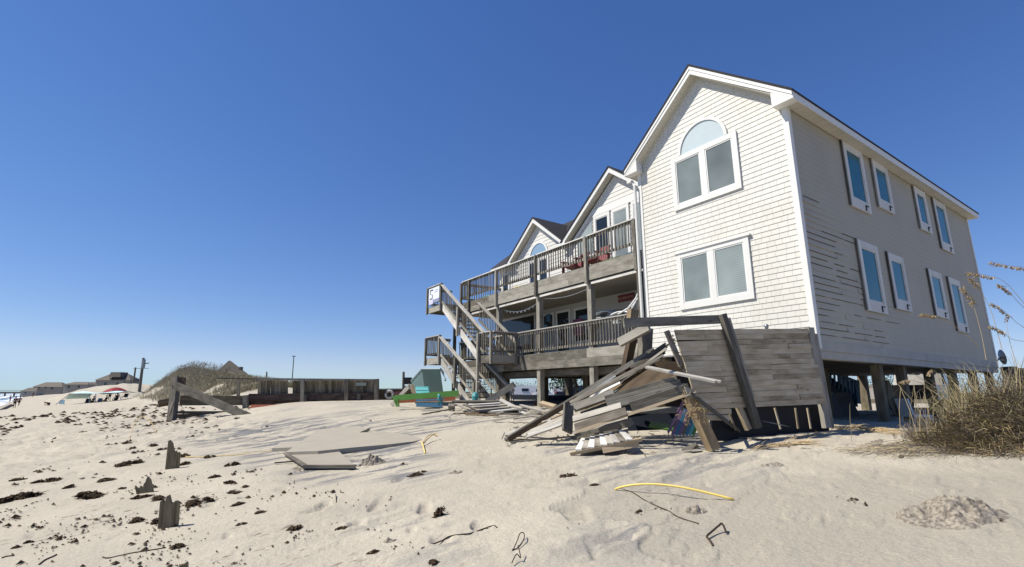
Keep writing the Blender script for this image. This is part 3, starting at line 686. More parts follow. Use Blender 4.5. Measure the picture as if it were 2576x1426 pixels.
# lower porch wall: doors and windows in the shade
FL = lambda a, z, o: (TB - o, a, z)
for a0, a1, z0, z1, nm in ((10.2, 11.1, 1.4, 3.36, 'door'), (11.25, 12.0, 1.9, 3.36, 'window'), (12.55, 15.4, 1.4, 3.5, 'door'), (9.0, 9.95, 1.9, 3.33, 'window'), (6.0, 6.7, 1.4, 3.25, 'door'), (4.8, 5.6, 2.1, 3.2, 'window')):
    m = H(); m.mbox(FL, a0, a1, z0, z1, .0, .03); r_ = m.build(nm, M_WHITE, house)
    m = H(); m.mbox(FL, a0 + .1, a1 - .1, z0 + .1, z1 - .1, .02, .045); m.build('pane', M_GLASSD, r_)
# --- pilings
for t, s in [(.35, .24), (3.45, .24), (5.0, .24), (7.05, .24), (9.1, .24), (11.2, .24), (13.1, .24), (.35, 4.2), (3.5, 4.2), (6.05, 4.2), (8.75, 4.2), (11.3, 4.2), (13.1, 4.2), (5.0, 2.2), (9.1, 2.2),
             (2.4, 6.75), (2.4, 9.5), (2.4, 12.25), (2.4, 15.2), (6.4, 6.75), (6.4, 9.5), (6.4, 12.25), (6.4, 15.2), (4.4, 8.1), (4.4, 11.0)]:
    p = HM @ Vector((t, s, 0)); m = H(); r_ = .10 if s < 1 else .14
    m.hexa([(t - r_, s - r_, gz(p.x, p.y) - .5), (t + r_, s - r_, gz(p.x, p.y) - .5), (t + r_, s + r_, gz(p.x, p.y) - .5), (t - r_, s + r_, gz(p.x, p.y) - .5),
            (t - r_, s - r_, .95 if s < 5 else .93), (t + r_, s - r_, .95 if s < 5 else .93), (t + r_, s + r_, .95 if s < 5 else .93), (t - r_, s + r_, .95 if s < 5 else .93)])
    m.build('piling', M_GREYGREEN, house)
m = H(); m.box(6.3, 6.5, 4.4, 15.4, .70, .93); m.box(2.3, 2.5, 4.4, 15.4, .70, .93)
for k in range(14): m.box(2.5, 6.3, 4.8 + k * .8, 4.85 + k * .8, .72, .93)
m.build('girder', M_DARK, house)

# ------------------------------------------------------------------ two-storey wooden porch
porch = hthing('wooden_porch', 'grey weathered two-level wooden porch with baluster railings across the house front', 'porch', (0, 10, -.5))
def railing(mb_top, mb_rail, mb_bal, p0, p1, top, bot, step=.130, capw=.14, bw=.029):
    """p0,p1 in house frame (x,y); top = cap height, bot = lower rail height (tuples allow a slope)"""
    p0 = Vector((*p0, 0)); p1 = Vector((*p1, 0)); d = (p1 - p0); Ln = d.length; d.normalize()
    T = top if isinstance(top, tuple) else (top, top); B = bot if isinstance(bot, tuple) else (bot, bot)
    up = Vector((0, 0, 1)); sd = Vector((-d.y, d.x, 0))
    q = lambda k, z: p0 + d * (Ln * k) + up * z
    mb_top.board(q(0, T[0] - .019), q(1, T[1] - .019), capw, .036, up)
    mb_rail.board(q(0, T[0] - .085), q(1, T[1] - .085), .085, .036, sd)
    mb_rail.board(q(0, B[0]), q(1, B[1]), .085, .036, sd)
    n = max(1, int(Ln / step))
    for i in range(n):
        k = (i + .5 + random.uniform(-.06, .06)) / n
        zb = B[0] + (B[1] - B[0]) * k - .04; zt = T[0] + (T[1] - T[0]) * k - .05
        c = q(k, 0) + sd * .036; ln = random.uniform(-.004, .004)
        mb_bal.hexa([c + d * x + sd * y + up * z for z in (zb, zt) for x, y in ((-bw / 2, -bw / 2), (bw / 2, -bw / 2), (bw / 2, bw / 2), (-bw / 2, bw / 2))], None, 2)
def rail_part(parent, p0, p1, top, bot, step=.128, topmat=M_RAILTOP, balmat=M_DARK):
    a, b, c = H(), H(), H(); railing(a, b, c, p0, p1, top, bot, step)
    r_ = b.build('railing', M_GREY, parent); a.build('cap_rail', topmat, r_); c.build('balusters', balmat, r_)
    return r_
SE, SP_ = 15.45, [4.62, 6.75, 9.5, 12.25, 15.3]
# floors, fascias, ceiling
for z, nm in ((1.40, 'lower'), (4.12, 'upper')):
    m = H()
    for k in range(16): m.box(.01 + k * .139, .01 + k * .139 + .13, 4.45, SE, z - .035, z)
    m.build('deck_floor', M_GREY, porch)
for z0, z1, segs in ((.83, 1.10, (4.45, 8.4, 11.7, SE)), (1.105, 1.385, (4.45, 6.9, 10.6, SE)), (3.60, 3.835, (4.45, 7.7, 12.3, SE)), (3.84, 4.085, (4.45, 6.2, 9.6, 12.9, SE))):
    m = H()
    for a, b in zip(segs, segs[1:]): m.box(-.045, -.005, a, b - .004, z0, z1)
    m.box(0, TB, SE - .04, SE, z0, z1); m.build('rim_board', M_GREY, porch)
m = H(); m.box(.35, .5, 4.45, SE, .60, .80); m.box(1.9, 2.0, 4.45, SE, .62, .82)
for k in range(18): m.box(.5, TB, 4.7 + k * .6, 4.74 + k * .6, .85, 1.36)
m.build('joists', M_DARK, porch)
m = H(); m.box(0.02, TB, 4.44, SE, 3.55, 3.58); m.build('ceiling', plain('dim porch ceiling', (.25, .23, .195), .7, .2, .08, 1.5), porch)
m = H(); m.box(.0, .06, 4.45, SE, 3.47, 3.545); m.build('ceiling_trim', M_WHITEWOOD, porch)
for s in SP_:
    p = HM @ Vector((.1, s, 0)); m = H(); m.box(.0, .19, s - .095, s + .095, gz(p.x, p.y) - .4, 3.55); m.build('post', M_GREY, porch)
for s in SP_ + [14.55]:
    m = H(); m.box(-.135, -.046, s - .05, s + .05, 3.5, 5.06); m.build('rail_post', M_GREY, porch)
for a, b in zip(SP_, SP_[1:]):
    rail_part(porch, (-.03, a + .05), (-.03, b - .05), 5.13, 4.36)
rail_part(porch, (0.0, SE - .03), (TB, SE - .03), 5.13, 4.36)
rail_part(porch, (-.02, 4.75), (-.02, 10.8), 2.28, 1.53); rail_part(porch, (-.02, 11.8), (-.02, SE), 2.28, 1.53)
rail_part(porch, (0.02, SE - .03), (TB, SE - .03), 2.28, 1.53)
# bump-out at the foot of the upper flight
m = H()
for k in range(9): m.box(-1.2 + k * .135, -1.2 + k * .135 + .127, 10.78, 11.62, 1.36, 1.395)
m.build('deck_floor', M_GREY, porch)
m = H(); m.box(-1.24, -1.2, 10.74, 11.66, 1.10, 1.385); m.box(-1.2, -.05, 10.74, 10.78, 1.10, 1.385); m.box(-1.2, -.05, 11.62, 11.66, 1.10, 1.385); m.box(-1.18, -.06, 10.8, 11.6, 1.12, 1.15); m.build('rim_board', M_GREY, porch)
rail_part(porch, (-1.2, 10.80), (-1.2, 11.62), 2.28, 1.53); rail_part(porch, (-1.16, 10.76), (-.05, 10.76), 2.28, 1.53)
for x, y in ((-1.25, 10.75), (-1.25, 11.62), (-.12, 10.72)):
    m = H(); m.box(x - .045, x + .045, y - .045, y + .045, 1.05, 2.24); m.build('rail_post', M_GREY, porch)

# ------------------------------------------------------------------ the two flights of stairs
def flight(name, label, ztop, zbot, s_top, s_bot, zr_top, zr_bot, postz, lz, with_sign):
    st = hthing(name, label, 'staircase', (-.6, 14, -.3), 'wooden stair flights at the end of the porch')
    sl = (ztop - zbot) / (s_top - s_bot)
    for x, y in ((-1.2, 0), (-.14, 0)):
        m = H(); m.board((x, s_top, ztop - .16), (x, s_bot, zbot - .16), .26, .05, (1, 0, 0)); m.build('stringer', M_WHITEWOOD, st)
    n = int((ztop - zbot) / .19)
    m = H()
    for i in range(n):
        k = (i + .5) / n; s = s_top + (s_bot - s_top) * k; z = ztop + (zbot - ztop) * k - .03
        m.box(-1.17, -.17, s - .14, s + .14, z - .04, z)
    m.build('treads', M_GREY, st)
    for x in (-1.25, -.10):
        a, b, c = H(), H(), H()
        s1 = s_bot - .35 if x < -1 else s_bot - .9
        kk = (zr_bot - zr_top) / (s_bot - .35 - s_top)
        s0_ = s_top if x < -1 else s_top - 1.35
        railing(a, b, c, (x, s0_), (x, s1), (zr_top + kk * (s0_ - s_top), zr_top + kk * (s1 - s_top)), (zr_top - .78 + kk * (s0_ - s_top), zr_top - .78 + kk * (s1 - s_top)), .125, .15)
        r_ = b.build('railing', M_GREY, st); a.build('cap_rail', M_WHITEWOOD, r_); c.build('balusters', M_DARK, r_)
    sm = (s_top + s_bot) / 2
    for s in (sm, s_bot):
        k = (s - s_top) / (s_bot - s_top); zr = zr_top + (zr_bot - zr_top) * k
        m = H(); m.box(-1.36, -1.27, s - .05, s + .05, postz if s == s_bot else zr - 1.25, zr - .03); m.build('post', M_GREY, st)
    # landing
    s0, s1 = s_top + .0, s_top + 1.42
    m = H()
    for k in range(9): m.box(-1.2 + k * .137, -1.2 + k * .137 + .13, s0, s1, lz - .035, lz)
    m.build('landing_floor', M_GREY, st)
    m = H(); m.box(-1.24, -1.2, s0, s1, lz - .30, lz - .04); m.box(-1.2, 0, s1 - .04, s1, lz - .30, lz - .04); m.box(-1.2, 0, s0, s0 + .04, lz - .3, lz - .04); m.build('rim_board', M_GREY, st)
    for q0, q1 in (((-1.22, s0 + .05), (-1.22, s1 - .05)), ((-1.2, s1), (0, s1))):
        a, b, c = H(), H(), H(); railing(a, b, c, q0, q1, zr_top + .06, lz + .16)
        r_ = b.build('railing', M_GREY, st); a.build('cap_rail', M_RAILTOP, r_); c.build('balusters', M_DARK, r_)
    for s in (s0, s1):
        m = H(); m.box(-1.33, -1.245, s - .045, s + .045, lz - .34, zr_top + .02); m.build('post', M_GREY, st)
    return st
flight('staircase', 'upper stair flight from the top deck down to the small lower platform', 3.98, 1.40, 15.0, 11.6, 4.84, 2.28, .05 - .4, 3.95, True)
flight('staircase', 'lower stair flight ending in the sand in front of the green boards', 1.55, -.62, 15.0, 11.85, 2.47, .42, -.7, 1.56, False)
m = H(); m.box(-.16, -.04, 15.75, 15.87, -1.0, 3.6); tag(m.build('timber_post', M_DARK), 'tall dark post holding up both stair landings', 'post')
# realtor sign on the upper landing
sg = hthing('house_sign', 'white realty sign with a large black S on the top stair landing', 'sign', (-1.3, 15.75, 4.1))
m = H(); m.box(-1.312, -1.30, 15.13, 16.22, 4.22, 4.78); m.build('sign_panel', plain('white sign face', (.72, .75, .82), .4, .4, .03, 2), sg)
m = H(); m.box(-1.312, -1.30, 15.13, 16.22, 4.06, 4.215); m.build('lower_strip', plain('grey blue strip', (.25, .28, .40), .5, .3, .05, 2), sg)
m = H(); m.box(-1.322, -1.313, 15.74, 16.16, 4.02, 4.23); m.build('small_panel', plain('pale lilac panel', (.58, .56, .70), .5, .3, .05, 2), sg)
m = H()
Z0 = [(16.10, 4.72), (15.78, 4.72), (16.10, 4.56), (15.78, 4.44), (15.78, 4.30), (16.08, 4.28)]
for q in ((15.76, 16.10, 4.66, 4.71), (16.05, 16.10, 4.52, 4.655), (15.80, 15.85, 4.31, 4.46), (15.80, 16.10, 4.26, 4.305)): m.box(-1.32, -1.313, *q)
m.hexa([(-1.32, 16.05, 4.52), (-1.313, 16.05, 4.52), (-1.313, 15.80, 4.42), (-1.32, 15.80, 4.42), (-1.32, 16.10, 4.56), (-1.313, 16.10, 4.56), (-1.313, 15.85, 4.46), (-1.32, 15.85, 4.46)])
m.build('emblem', M_BLACK, sg)
m = H(); m.box(-1.318, -1.313, 15.28, 15.58, 4.62, 4.65); m.box(-1.318, -1.313, 15.22, 15.64, 4.54, 4.56); m.build('lettering', plain('pale grey lettering', (.34, .36, .44), .5, .3, .05, 2), sg)

# ------------------------------------------------------------------ leaning board fence in front of the house corner
fr_ = thing('leaning_fence', 'tall leaning grey board fence, torn at its left end, before the house corner', 'fence', (4.5, 9.2, gz(4.5, 9.2)))
TL, TR, BR, BL = at(1692, 830, 8.45), at(2037, 827, 9.86), at(2076, 1016, 9.80), at(1752, 1030, 8.55)
def fq(u, v): return (TL * (1 - u) + TR * u) * (1 - v) + (BL * (1 - u) + BR * u) * v
fn = (TR - TL).cross(BL - TL).normalized()
if fn.y > 0: fn = -fn                       # towards the camera
rows = 15
panel_l, panel_r = MB(), MB()
for i in range(rows):
    for mb_, u0, u1 in ((panel_l, .0, .365), (panel_r, .385, .99)):
        v0, v1 = i / rows, (i + .975) / rows
        lft = 0.0; ju = .008 * random.random(); dz = random.uniform(-.004, .004)
        cut = random.choice((.35, .5, .65)) if i % 2 else 1
        for a, b in ((0, cut - .004), (cut, 1)):
            if b - a < .02: continue
            ua, ub = u0 + ju + (u1 - u0 - ju) * a, u0 + ju + (u1 - u0 - ju) * b
            off = fn * random.uniform(0, .018); sk = random.uniform(-.003, .006)
            if mb_ is panel_l and i in (2, 3) and a == 0: sk += .018
            P = [fq(ua, v1 + sk), fq(ub, v1), fq(ub, v0), fq(ua, v0 + sk)]
            mb_.hexa([p + off for p in P] + [p + off + fn * .028 for p in P], random.uniform(.3, .7), 0)
M_FENCE = wood('fence boards', (.20, .155, .10), (.47, .385, .265), (.64, .55, .41))
bk = MB(); bk.hexa([fq(.01, .99) - fn * .02, fq(.98, .99) - fn * .02, fq(.98, .01) - fn * .02, fq(.01, .01) - fn * .02, fq(.01, .99) - fn * .005, fq(.98, .99) - fn * .005, fq(.98, .01) - fn * .005, fq(.01, .01) - fn * .005]); bk.build('gap_filler', M_BLACK, fr_)  # black sheet added so no light shows between the boards
panel_l.build('board_panel', M_FENCE, fr_); panel_r.build('board_panel', M_FENCE, fr_)
m = MB(); m.board(at(1568, 812, 8.15), at(1812, 803, 8.85), .155, .045, fn); m.build('top_rail', M_GREY, fr_)
m = MB(); m.board(at(1816, 790, 8.78), at(1906, 1076, 8.88), .115, .10, fn); m.board(at(1829, 800, 8.92), at(1890, 1000, 8.98), .1, .05, fn); m.build('post', M_GREY, fr_)
m = MB(); m.board(at(1856, 1020, 8.95), at(1882, 1080, 8.98), .10, .08, fn); m.build('post', M_FENCE, fr_)
m = MB(); m.board(at(2035, 824, 9.83), at(2079, 1076, 9.80), .16, .09, fn); m.board(at(2046, 840, 9.95), at(2088, 1076, 9.95), .1, .1, fn); m.build('post', M_GREY, fr_)
m = MB(); m.board(at(1676, 832, 8.40), at(1716, 928, 8.42), .085, .05, fn, skew=.05); m.build('broken_batten', M_PALE, fr_)
m = MB()
for k in range(26):
    u = random.random(); p = at(1690 + 30 * u, 838 + 95 * u, 8.38); m.board(p, p + Vector((random.uniform(-.06, .06), -.03, random.uniform(-.12, .04))), .02, .012, (0, 1, 0), taper=.3)
m.build('splinters', M_TAN, fr_)
for x0, y0, x1, y1 in ((1830, 1028, 1850, 1083), (1948, 1026, 1963, 1079), (2000, 1026, 2007, 1078), (2030, 1026, 2039, 1078), (2068, 1020, 2074, 1078)):
    m = MB(); m.board(at(x0, y0, 9.0 + (x0 - 1830) * .0035), at(x1, y1, 9.0 + (x0 - 1830) * .0035), .035, .02, fn); m.build('slat', M_FENCE, fr_)
m = MB(); a_ = [at(1790, 1020, 9.0), at(2085, 1005, 10.1), at(2085, 1100, 10.1), at(1790, 1110, 9.0)]; m.hexa(a_ + [p + Vector((-.02, .05, 0)) for p in a_]); m.build('tarpaulin', M_NAVY, fr_)  # dark sheet put in for the shade behind the slats
m = MB()
for k in range(3): m.board(at(1752 + 10 * k, 1020 + 15 * k, 8.62), at(1842 - 4 * k, 1019 + 16 * k, 8.85), .09, .025, fn, .3 + .2 * k)
m.build('lower_boards', M_FENCE, fr_)
m = MB(); p = fq(.66, 0) + Vector((0, .05, .06)); m.lathe(p, [(.0, .05), (.03, .04), (.042, .0), (.03, -.04), (.02, -.09)], 10); m.build('post_knob', M_METAL, fr_, True)

# ------------------------------------------------------------------ debris boards
NB = [0]
def dboard(name, label, cat, p0, p1, wpx, mat, n=(0, -.6, 1), th=.04, skew=0, extra=None, taper=1, group=None):
    """a loose board between two measured points (px, py, metres ahead)"""
    a = at(*p0) if len(p0) == 3 else ground(*p0, lift=.03); b = at(*p1) if len(p1) == 3 else ground(*p1, lift=.03)
    wd = wpx / 1290 * (a.y + b.y) / 2
    m = MB(); d = b - a; k = max(2, int(d.length / .5)); bow = random.uniform(-.012, .012) * d.length; tn = random.random()
    nn = Vector(n); dd = d.normalized(); nq = (nn - dd * nn.dot(dd)).normalized(); sd_ = dd.cross(nq); ns = 1 if wd < .05 or th > .09 else 2 if wd < .09 else 4
    rag = min(.07, .04 * d.length)
    for q in range(ns):
        o_ = sd_ * wd * ((q + .5) / ns - .5); e0 = random.uniform(-rag, rag) if ns > 1 else 0; e1 = random.uniform(-rag, rag) if ns > 1 else 0
        m.board(a + o_ + dd * e0, b + o_ * taper + dd * e1, wd / ns, th * (1 if ns == 1 else random.uniform(.93, 1.0)), nn, min(1, max(0, tn + random.uniform(-.12, .12))), skew, taper)
    if extra: extra(m, a, b, wd)
    o = m.build(name, mat); return tag(o, label, cat, group)
G1 = 'broken timbers heaped in front of the fence'
dboard('timber_beam', 'longest dark beam slanting from the sand up across the debris heap', 'beam', (1277, 1103, 10.35), (1640, 882, 9.55), 11, M_GREY, (.2, -1, .35), .09)
dboard('timber_beam', 'brown beam lying just below and along the longest dark beam', 'beam', (1275, 1108, 10.25), (1545, 946, 9.8), 12, M_BROWN, (.2, -1, .2), .08)
dboard('metal_trim', 'thin curved grey trim strip on the slanting beams', 'trim strip', (1430, 1022, 9.75), (1548, 945, 9.65), 4, M_GPLASTIC, (.2, -1, .5), .02)
for i, (x0, y0, x1, y1, wp, mt, lab) in enumerate((
        (1428, 1017, 1632, 914, 11, M_PALE, 'pale siding board uppermost in the fan of boards'),
        (1490, 992, 1656, 903, 9, M_PALE, 'pale siding board second in the fan of boards'),
        (1530, 985, 1640, 925, 13, M_TAN, 'tan edged board at the lower side of the fan of boards'),
        (1590, 925, 1678, 866, 14, M_DARK, 'dark board at the raised top end of the fan'),
        (1600, 930, 1672, 884, 10, M_SHINGLE, 'black tar paper strip under the raised end of the fan'))):
    dboard('siding_board', lab, 'board', (x0, y0, 9.5 + .02 * i), (x1, y1, 9.15 + .03 * i), wp, mt, (.15, -.9, .6), .03, group=G1)
for i, (x0, y0, x1, y1, wp, mt, lab) in enumerate((
        (1455, 1006, 1650, 908, 5, M_GREY, 'narrow grey strip between the pale boards of the fan'), (1500, 996, 1668, 893, 5, M_DARK, 'narrow dark strip near the top of the fan'),
        (1475, 1004, 1560, 962, 6, M_WHITEWOOD, 'short whitish strip low in the fan of boards'), (1560, 962, 1676, 876, 6, M_PALE, 'pale strip along the raised top edge of the fan'))):
    dboard('siding_strip', lab, 'board', (x0, y0, 9.38 + .02 * i), (x1, y1, 9.0 + .03 * i), wp, mt, (.15, -.9, .6), .02, group=G1)
dboard('trim_board', 'white trim board jutting out over the leaning fence', 'board', (1630, 924, 8.6), (1805, 960, 7.75), 13, M_WHITEWOOD, (0, -.5, 1), .035)
# big wall section: dark underside and wide planks
sec = thing('wall_section', 'torn down wooden wall section lying tilted with a dark hollow underneath', 'wall section', ground(1560, 1080))
m = MB(); P = [at(1525, 1000, 9.3), at(1632, 926, 9.0), at(1712, 938, 8.65), at(1560, 1012, 9.0)]; m.hexa([p + Vector((0, .05, -.01)) for p in P] + P); m.build('sheathing', M_BROWN, sec)
m = MB()
for k in range(3):
    m.board(at(1522 + 3 * k, 1003 + 9 * k, 9.0 - .05 * k), at(1708 + 9 * k + random.uniform(-6, 6), 953 + 9 * k, 8.4 - .05 * k), .105, .035, (.45, -1, .12), .3 + .2 * k)
m.build('wide_plank', M_GREY, sec)
m = MB()
for k in range(2): m.board(at(1585 + 4 * k, 1018 + 10 * k, 8.72), at(1732 + 8 * k, 972 + 9 * k, 8.15), .10, .035, (.45, -1, .1), .4 + .3 * k)
m.build('wide_plank', M_DARK, sec)
m = MB(); m.board(at(1443, 1026, 9.3), at(1545, 989, 9.1), .14, .09, (0, -.9, .5)); m.build('joist', M_GREY, sec)
m = MB(); m.board(at(1430, 1018, 9.2), at(1426, 1086, 8.9), .20, .05, (.5, -1, .0)); m.build('cross_block', M_DARK, sec)
m = MB(); m.board(at(1441, 1055, 8.9), at(1562, 1020, 8.6), .12, .04, (0, -.8, .8)); m.build('edge_plank', M_PALE, sec)
m = MB(); m.board(at(1446, 1076, 8.75), at(1575, 1034, 8.4), .13, .04, (0, -.9, .5)); m.build('edge_plank', M_PALE, sec)
m = MB(); m.board(at(1448, 1087, 8.7), at(1738, 989, 8.05), .045, .05, (0, -1, .2)); m.build('bottom_batten', M_TAN, sec)
m = MB(); m.board(at(1460, 1040, 9.35), at(1590, 1000, 9.0), .38, .02, (0, -.6, 1)); m.build('back_panel', M_GREYGREEN, sec)
dboard('plank', 'wide lilac grey plank at the foot of the long slanting beam', 'plank', (1330, 1091, 9.6), (1432, 1046, 9.3), 25, M_PALE, (0, -.6, 1))
dboard('plank', 'whitish nail studded plank in front of the lilac grey plank', 'plank', (1326, 1096, 9.5), (1416, 1064, 9.2), 13, M_WHITEWOOD, (0, -.8, .8))
dboard('plank', 'cream plank half buried left of the heap, behind the long beam foot', 'plank', (1268, 1092), (1395, 1052, 9.9), 16, M_WHITEWOOD, (0, -.2, 1))
dboard('plank', 'tan plank lying flat under the lower end of the long beam', 'plank', (1280, 1100), (1420, 1040, 9.8), 12, M_TAN, (0, -.4, 1))
dboard('batten', 'thin grey batten lying flat on the sand below the heap', 'batten', (1287, 1112), (1478, 1094), 7, M_GREY, (0, 0, 1), .03)
dboard('wire_stub', 'short bent grey wire at the foot of the long beam', 'wire', (1262, 1104), (1269, 1088, 10.2), 2.5, M_METAL, (0, -1, 0), .008)
dboard('beam', 'black beam under the torn wall section', 'beam', (1452, 1096), (1585, 1062, 8.9), 17, M_DARK, (0, -.7, 1), .12)
dboard('plank', 'dark plank behind the small pallet', 'plank', (1440, 1102), (1560, 1080, 8.8), 10, M_DARK, (0, -.2, 1))
spl = random.Random(9); m = MB()
for i in range(190):
    k = i % 2; px_, py_ = (spl.uniform(1270, 1720), spl.uniform(1062, 1128)) if k else (spl.uniform(1130, 1390), spl.uniform(1018, 1052))
    g = ground(px_, py_); th = spl.gauss(.5, .9); l = spl.uniform(.03, .22) if k else spl.uniform(.06, .4); q = g + Vector((cos(th), sin(th), 0)) * l
    m.board(g + Vector((0, 0, .01)), Vector((q.x, q.y, gz(q.x, q.y) + .01 + spl.random() * .05)), spl.uniform(.008, .035), .012, (0, 0, 1), spl.random(), 0, .4)
tag(m.build('wood_splinters', M_PALE), 'splinters and chips of wood strewn round the debris heaps', 'splinters', kind='stuff')
# small pallet-like deck panel
pal = thing('deck_panel', 'small broken deck panel with pale cross slats lying nearest on the sand', 'deck panel', ground(1525, 1120))
zg = Vector((0, 0, .0))
A_, B_, C_, D_ = ground(1455, 1110, .10), at(1578, 1084, 8.55), at(1606, 1108, 7.95), ground(1434, 1141, .03)
m = MB(); m.board(A_, B_, .07, .07, (0, 0, 1)); m.build('rear_rail', M_PALE, pal)
m = MB(); m.board(D_, C_ + Vector((.05, 0, .02)), .05, .05, (0, -.3, 1)); m.build('front_rail', M_TAN, pal)
for k in range(9):
    u0 = .12 + k * .094; p = A_ * (1 - u0) + B_ * u0; q = D_ * (1 - u0) + C_ * u0
    m = MB(); m.board(p + Vector((0, 0, .03)), q + Vector((0, -.02, .035)), .10, .02, (0, 0, 1)); m.build('slat', M_PALE if k % 2 else M_WHITEWOOD, pal)
m = MB(); m.board(at(1515, 1132, 8.1), at(1606, 1115, 8.0), .10, .06, (0, -1, .2)); m.build('under_beam', M_TAN, pal)
tri = MB(); a = [ground(1715, 1134, .02), ground(1738, 1131, .05), at(1752, 1118, 7.95), ground(1758, 1126, .05)]; tri.prism(a, (0, .03, .03)); tag(tri.build('roof_scrap', M_DARK), 'small dark triangular scrap on the sand left of the snapped post', 'scrap')
# snapped posts
def snapped(name, label, p0, p1, wd, dp, mat, ntop, tilt=(0, 0, 0)):
    a = at(*p0); b = at(*p1); d = (b - a).normalized(); root = thing(name, label, 'post', a)
    n = Vector((.35, -1, 0)); n = (n - d * n.dot(d)).normalized()
    m = MB(); m.board(a, b, wd, dp, n, .35); m.build('shaft', mat, root)
    if ntop:
        m = MB()
        s = d.cross(n)
        for k in range(ntop):
            q = b + s * random.uniform(-.5, .5) * wd + n * random.uniform(-.5, .5) * dp - d * .06
            m.board(q, q + d * random.uniform(.06, .24) + Vector((random.uniform(-.05, .05), random.uniform(-.05, .02), 0)), random.uniform(.012, .04), .012, n, None, 0, .25)
        m.build('splinters', M_TAN, root)
    return root
snapped('snapped_post', 'thick splintered post leaning left at the torn end of the fence', (1795, 1132, 7.95), (1735, 1000, 8.05), .165, .15, M_TAN, 22)
snapped('snapped_post', 'tall tan post behind the top of the debris heap', (1572, 935, 9.95), (1590, 850, 9.95), .15, .15, M_BROWN, 0)
snapped('snapped_post', 'dark split post close to the white house wall', (1618, 940, 9.9), (1624, 825, 9.75), .22, .18, M_GREY, 4)
dboard('beam', 'short mitred beam on top of the two snapped posts', 'beam', (1558, 862, 9.6), (1632, 822, 9.2), 22, M_GREY, (.2, -.9, .4), .10)
tag(snapped('cut_post', 'short cut post with a pale end above the lower porch rail', (1588, 820, 9.6), (1592, 779, 9.6), .17, .15, M_TAN, 0), None)
dboard('batten', 'thin leaning batten crossing in front of the snapped post', 'batten', (1735, 988, 7.7), (1872, 1094), 10, M_GREY, (.3, -1, .3), .03)
m = MB(); m.prism([at(1722, 972, 7.85), at(1750, 985, 7.85), at(1741, 993, 7.85), at(1728, 990, 7.85)], (0, .04, 0)); m.prism([at(1722, 998, 7.8), at(1752, 986, 7.8), at(1762, 994, 7.8), at(1738, 1002, 7.8)], (0, .05, .01)); tag(m.build('splintered_wood', M_PALE), 'pale splintered wood on top of the leaning snapped post', 'splinters')
m = MB()
for k in range(46):
    p = at(1735 + random.uniform(-22, 38), 1045 + random.gauss(0, 11), 7.72); v = Vector((random.uniform(-.13, .13), random.uniform(-.05, .05), random.uniform(-.10, .06))); m.tube([p, p + v * .5 + Vector((0, -.02, .02)), p + v], .006, 4)
tag(m.build('rope_tangle', M_ROOTS), 'tan tangle of rope and roots on the leaning snapped post', 'rope')
for i, (x0, x1) in enumerate(((1683, 1716), (1694, 1722))):
    g = ground(x0, 1110 + i * 6); q = at(x1, 1056 + 4 * i, g.y + .05); pts = [g + (q - g) * t + Vector((-.10 * sin(pi * t), 0, .16 * sin(pi * t))) for t in [k / 10 for k in range(11)]]
    m = MB(); m.tube(pts, .009, 5); tag(m.build('bent_cable', M_METAL), 'arched grey cable left of the snapped post, ' + ('outer one' if i == 0 else 'inner one'), 'cable')
# things in the shadow behind the heap
dboard('white_board', 'long white board in the shade under the fence end', 'board', (1600, 1033, 9.6), (1722, 1030, 9.3), 14, M_WHITEWOOD, (0, -1, .3), .05)
m = MB(); a = [at(1580, 1040, 9.75), at(1740, 1040, 9.6), at(1740, 1078, 9.5), at(1580, 1084, 9.6)]; m.hexa(a + [p + Vector((0, .05, .02)) for p in a]); tag(m.build('tarpaulin', M_NAVY), 'dark navy tarpaulin hanging under the white board', 'tarpaulin')
m = MB(); a = [at(1625, 1042, 9.9), at(1775, 1040, 9.75), at(1770, 915, 9.95), at(1640, 905, 10.1)]; m.hexa(a + [p + Vector((.01, .05, 0)) for p in a]); tag(m.build('shade_sheet', M_BROWN), 'dark brown plywood sheet added as house shade behind the torn left end of the fence', 'infill')  # added dark sheet, coloured as the house shade seen through the gap
dboard('green_board', 'green painted board lying in the shade behind the small deck panel', 'panel', (1634, 1068, 9.2), (1700, 1078, 8.9), 26, M_GREEN, (.2, -.7, 1), .03)
dboard('maroon_pole', 'thin maroon pole leaning in front of the green panel', 'pole', (1680, 1088, 8.7), (1720, 1006, 8.6), 5, M_PURPLE, (0, -1, 0), .03)
ch = thing('slatted_chair', 'collapsed beach chair with blue, teal and purple slats behind the snapped post', 'chair', at(1725, 1098, 8.55))
for k in range(7):
    m = MB(); x = 1697 + k * 8.5; m.board(at(x - 6, 1094, 8.6 + .02 * k), at(x + 18 + k * .6, 1024 + abs(k - 3) * 3, 8.75), .05, .018, (0, -1, .2)); m.build('slat', (M_PURPLE, M_BLUE, M_PURPLE, M_DARK, M_BLUE, M_TURQ, M_GREEN)[k], ch)
m = MB(); m.board(at(1700, 1066, 8.7), at(1752, 1070, 8.8), .05, .02, (0, -1, 0)); m.build('cross_bar', M_PURPLE, ch)

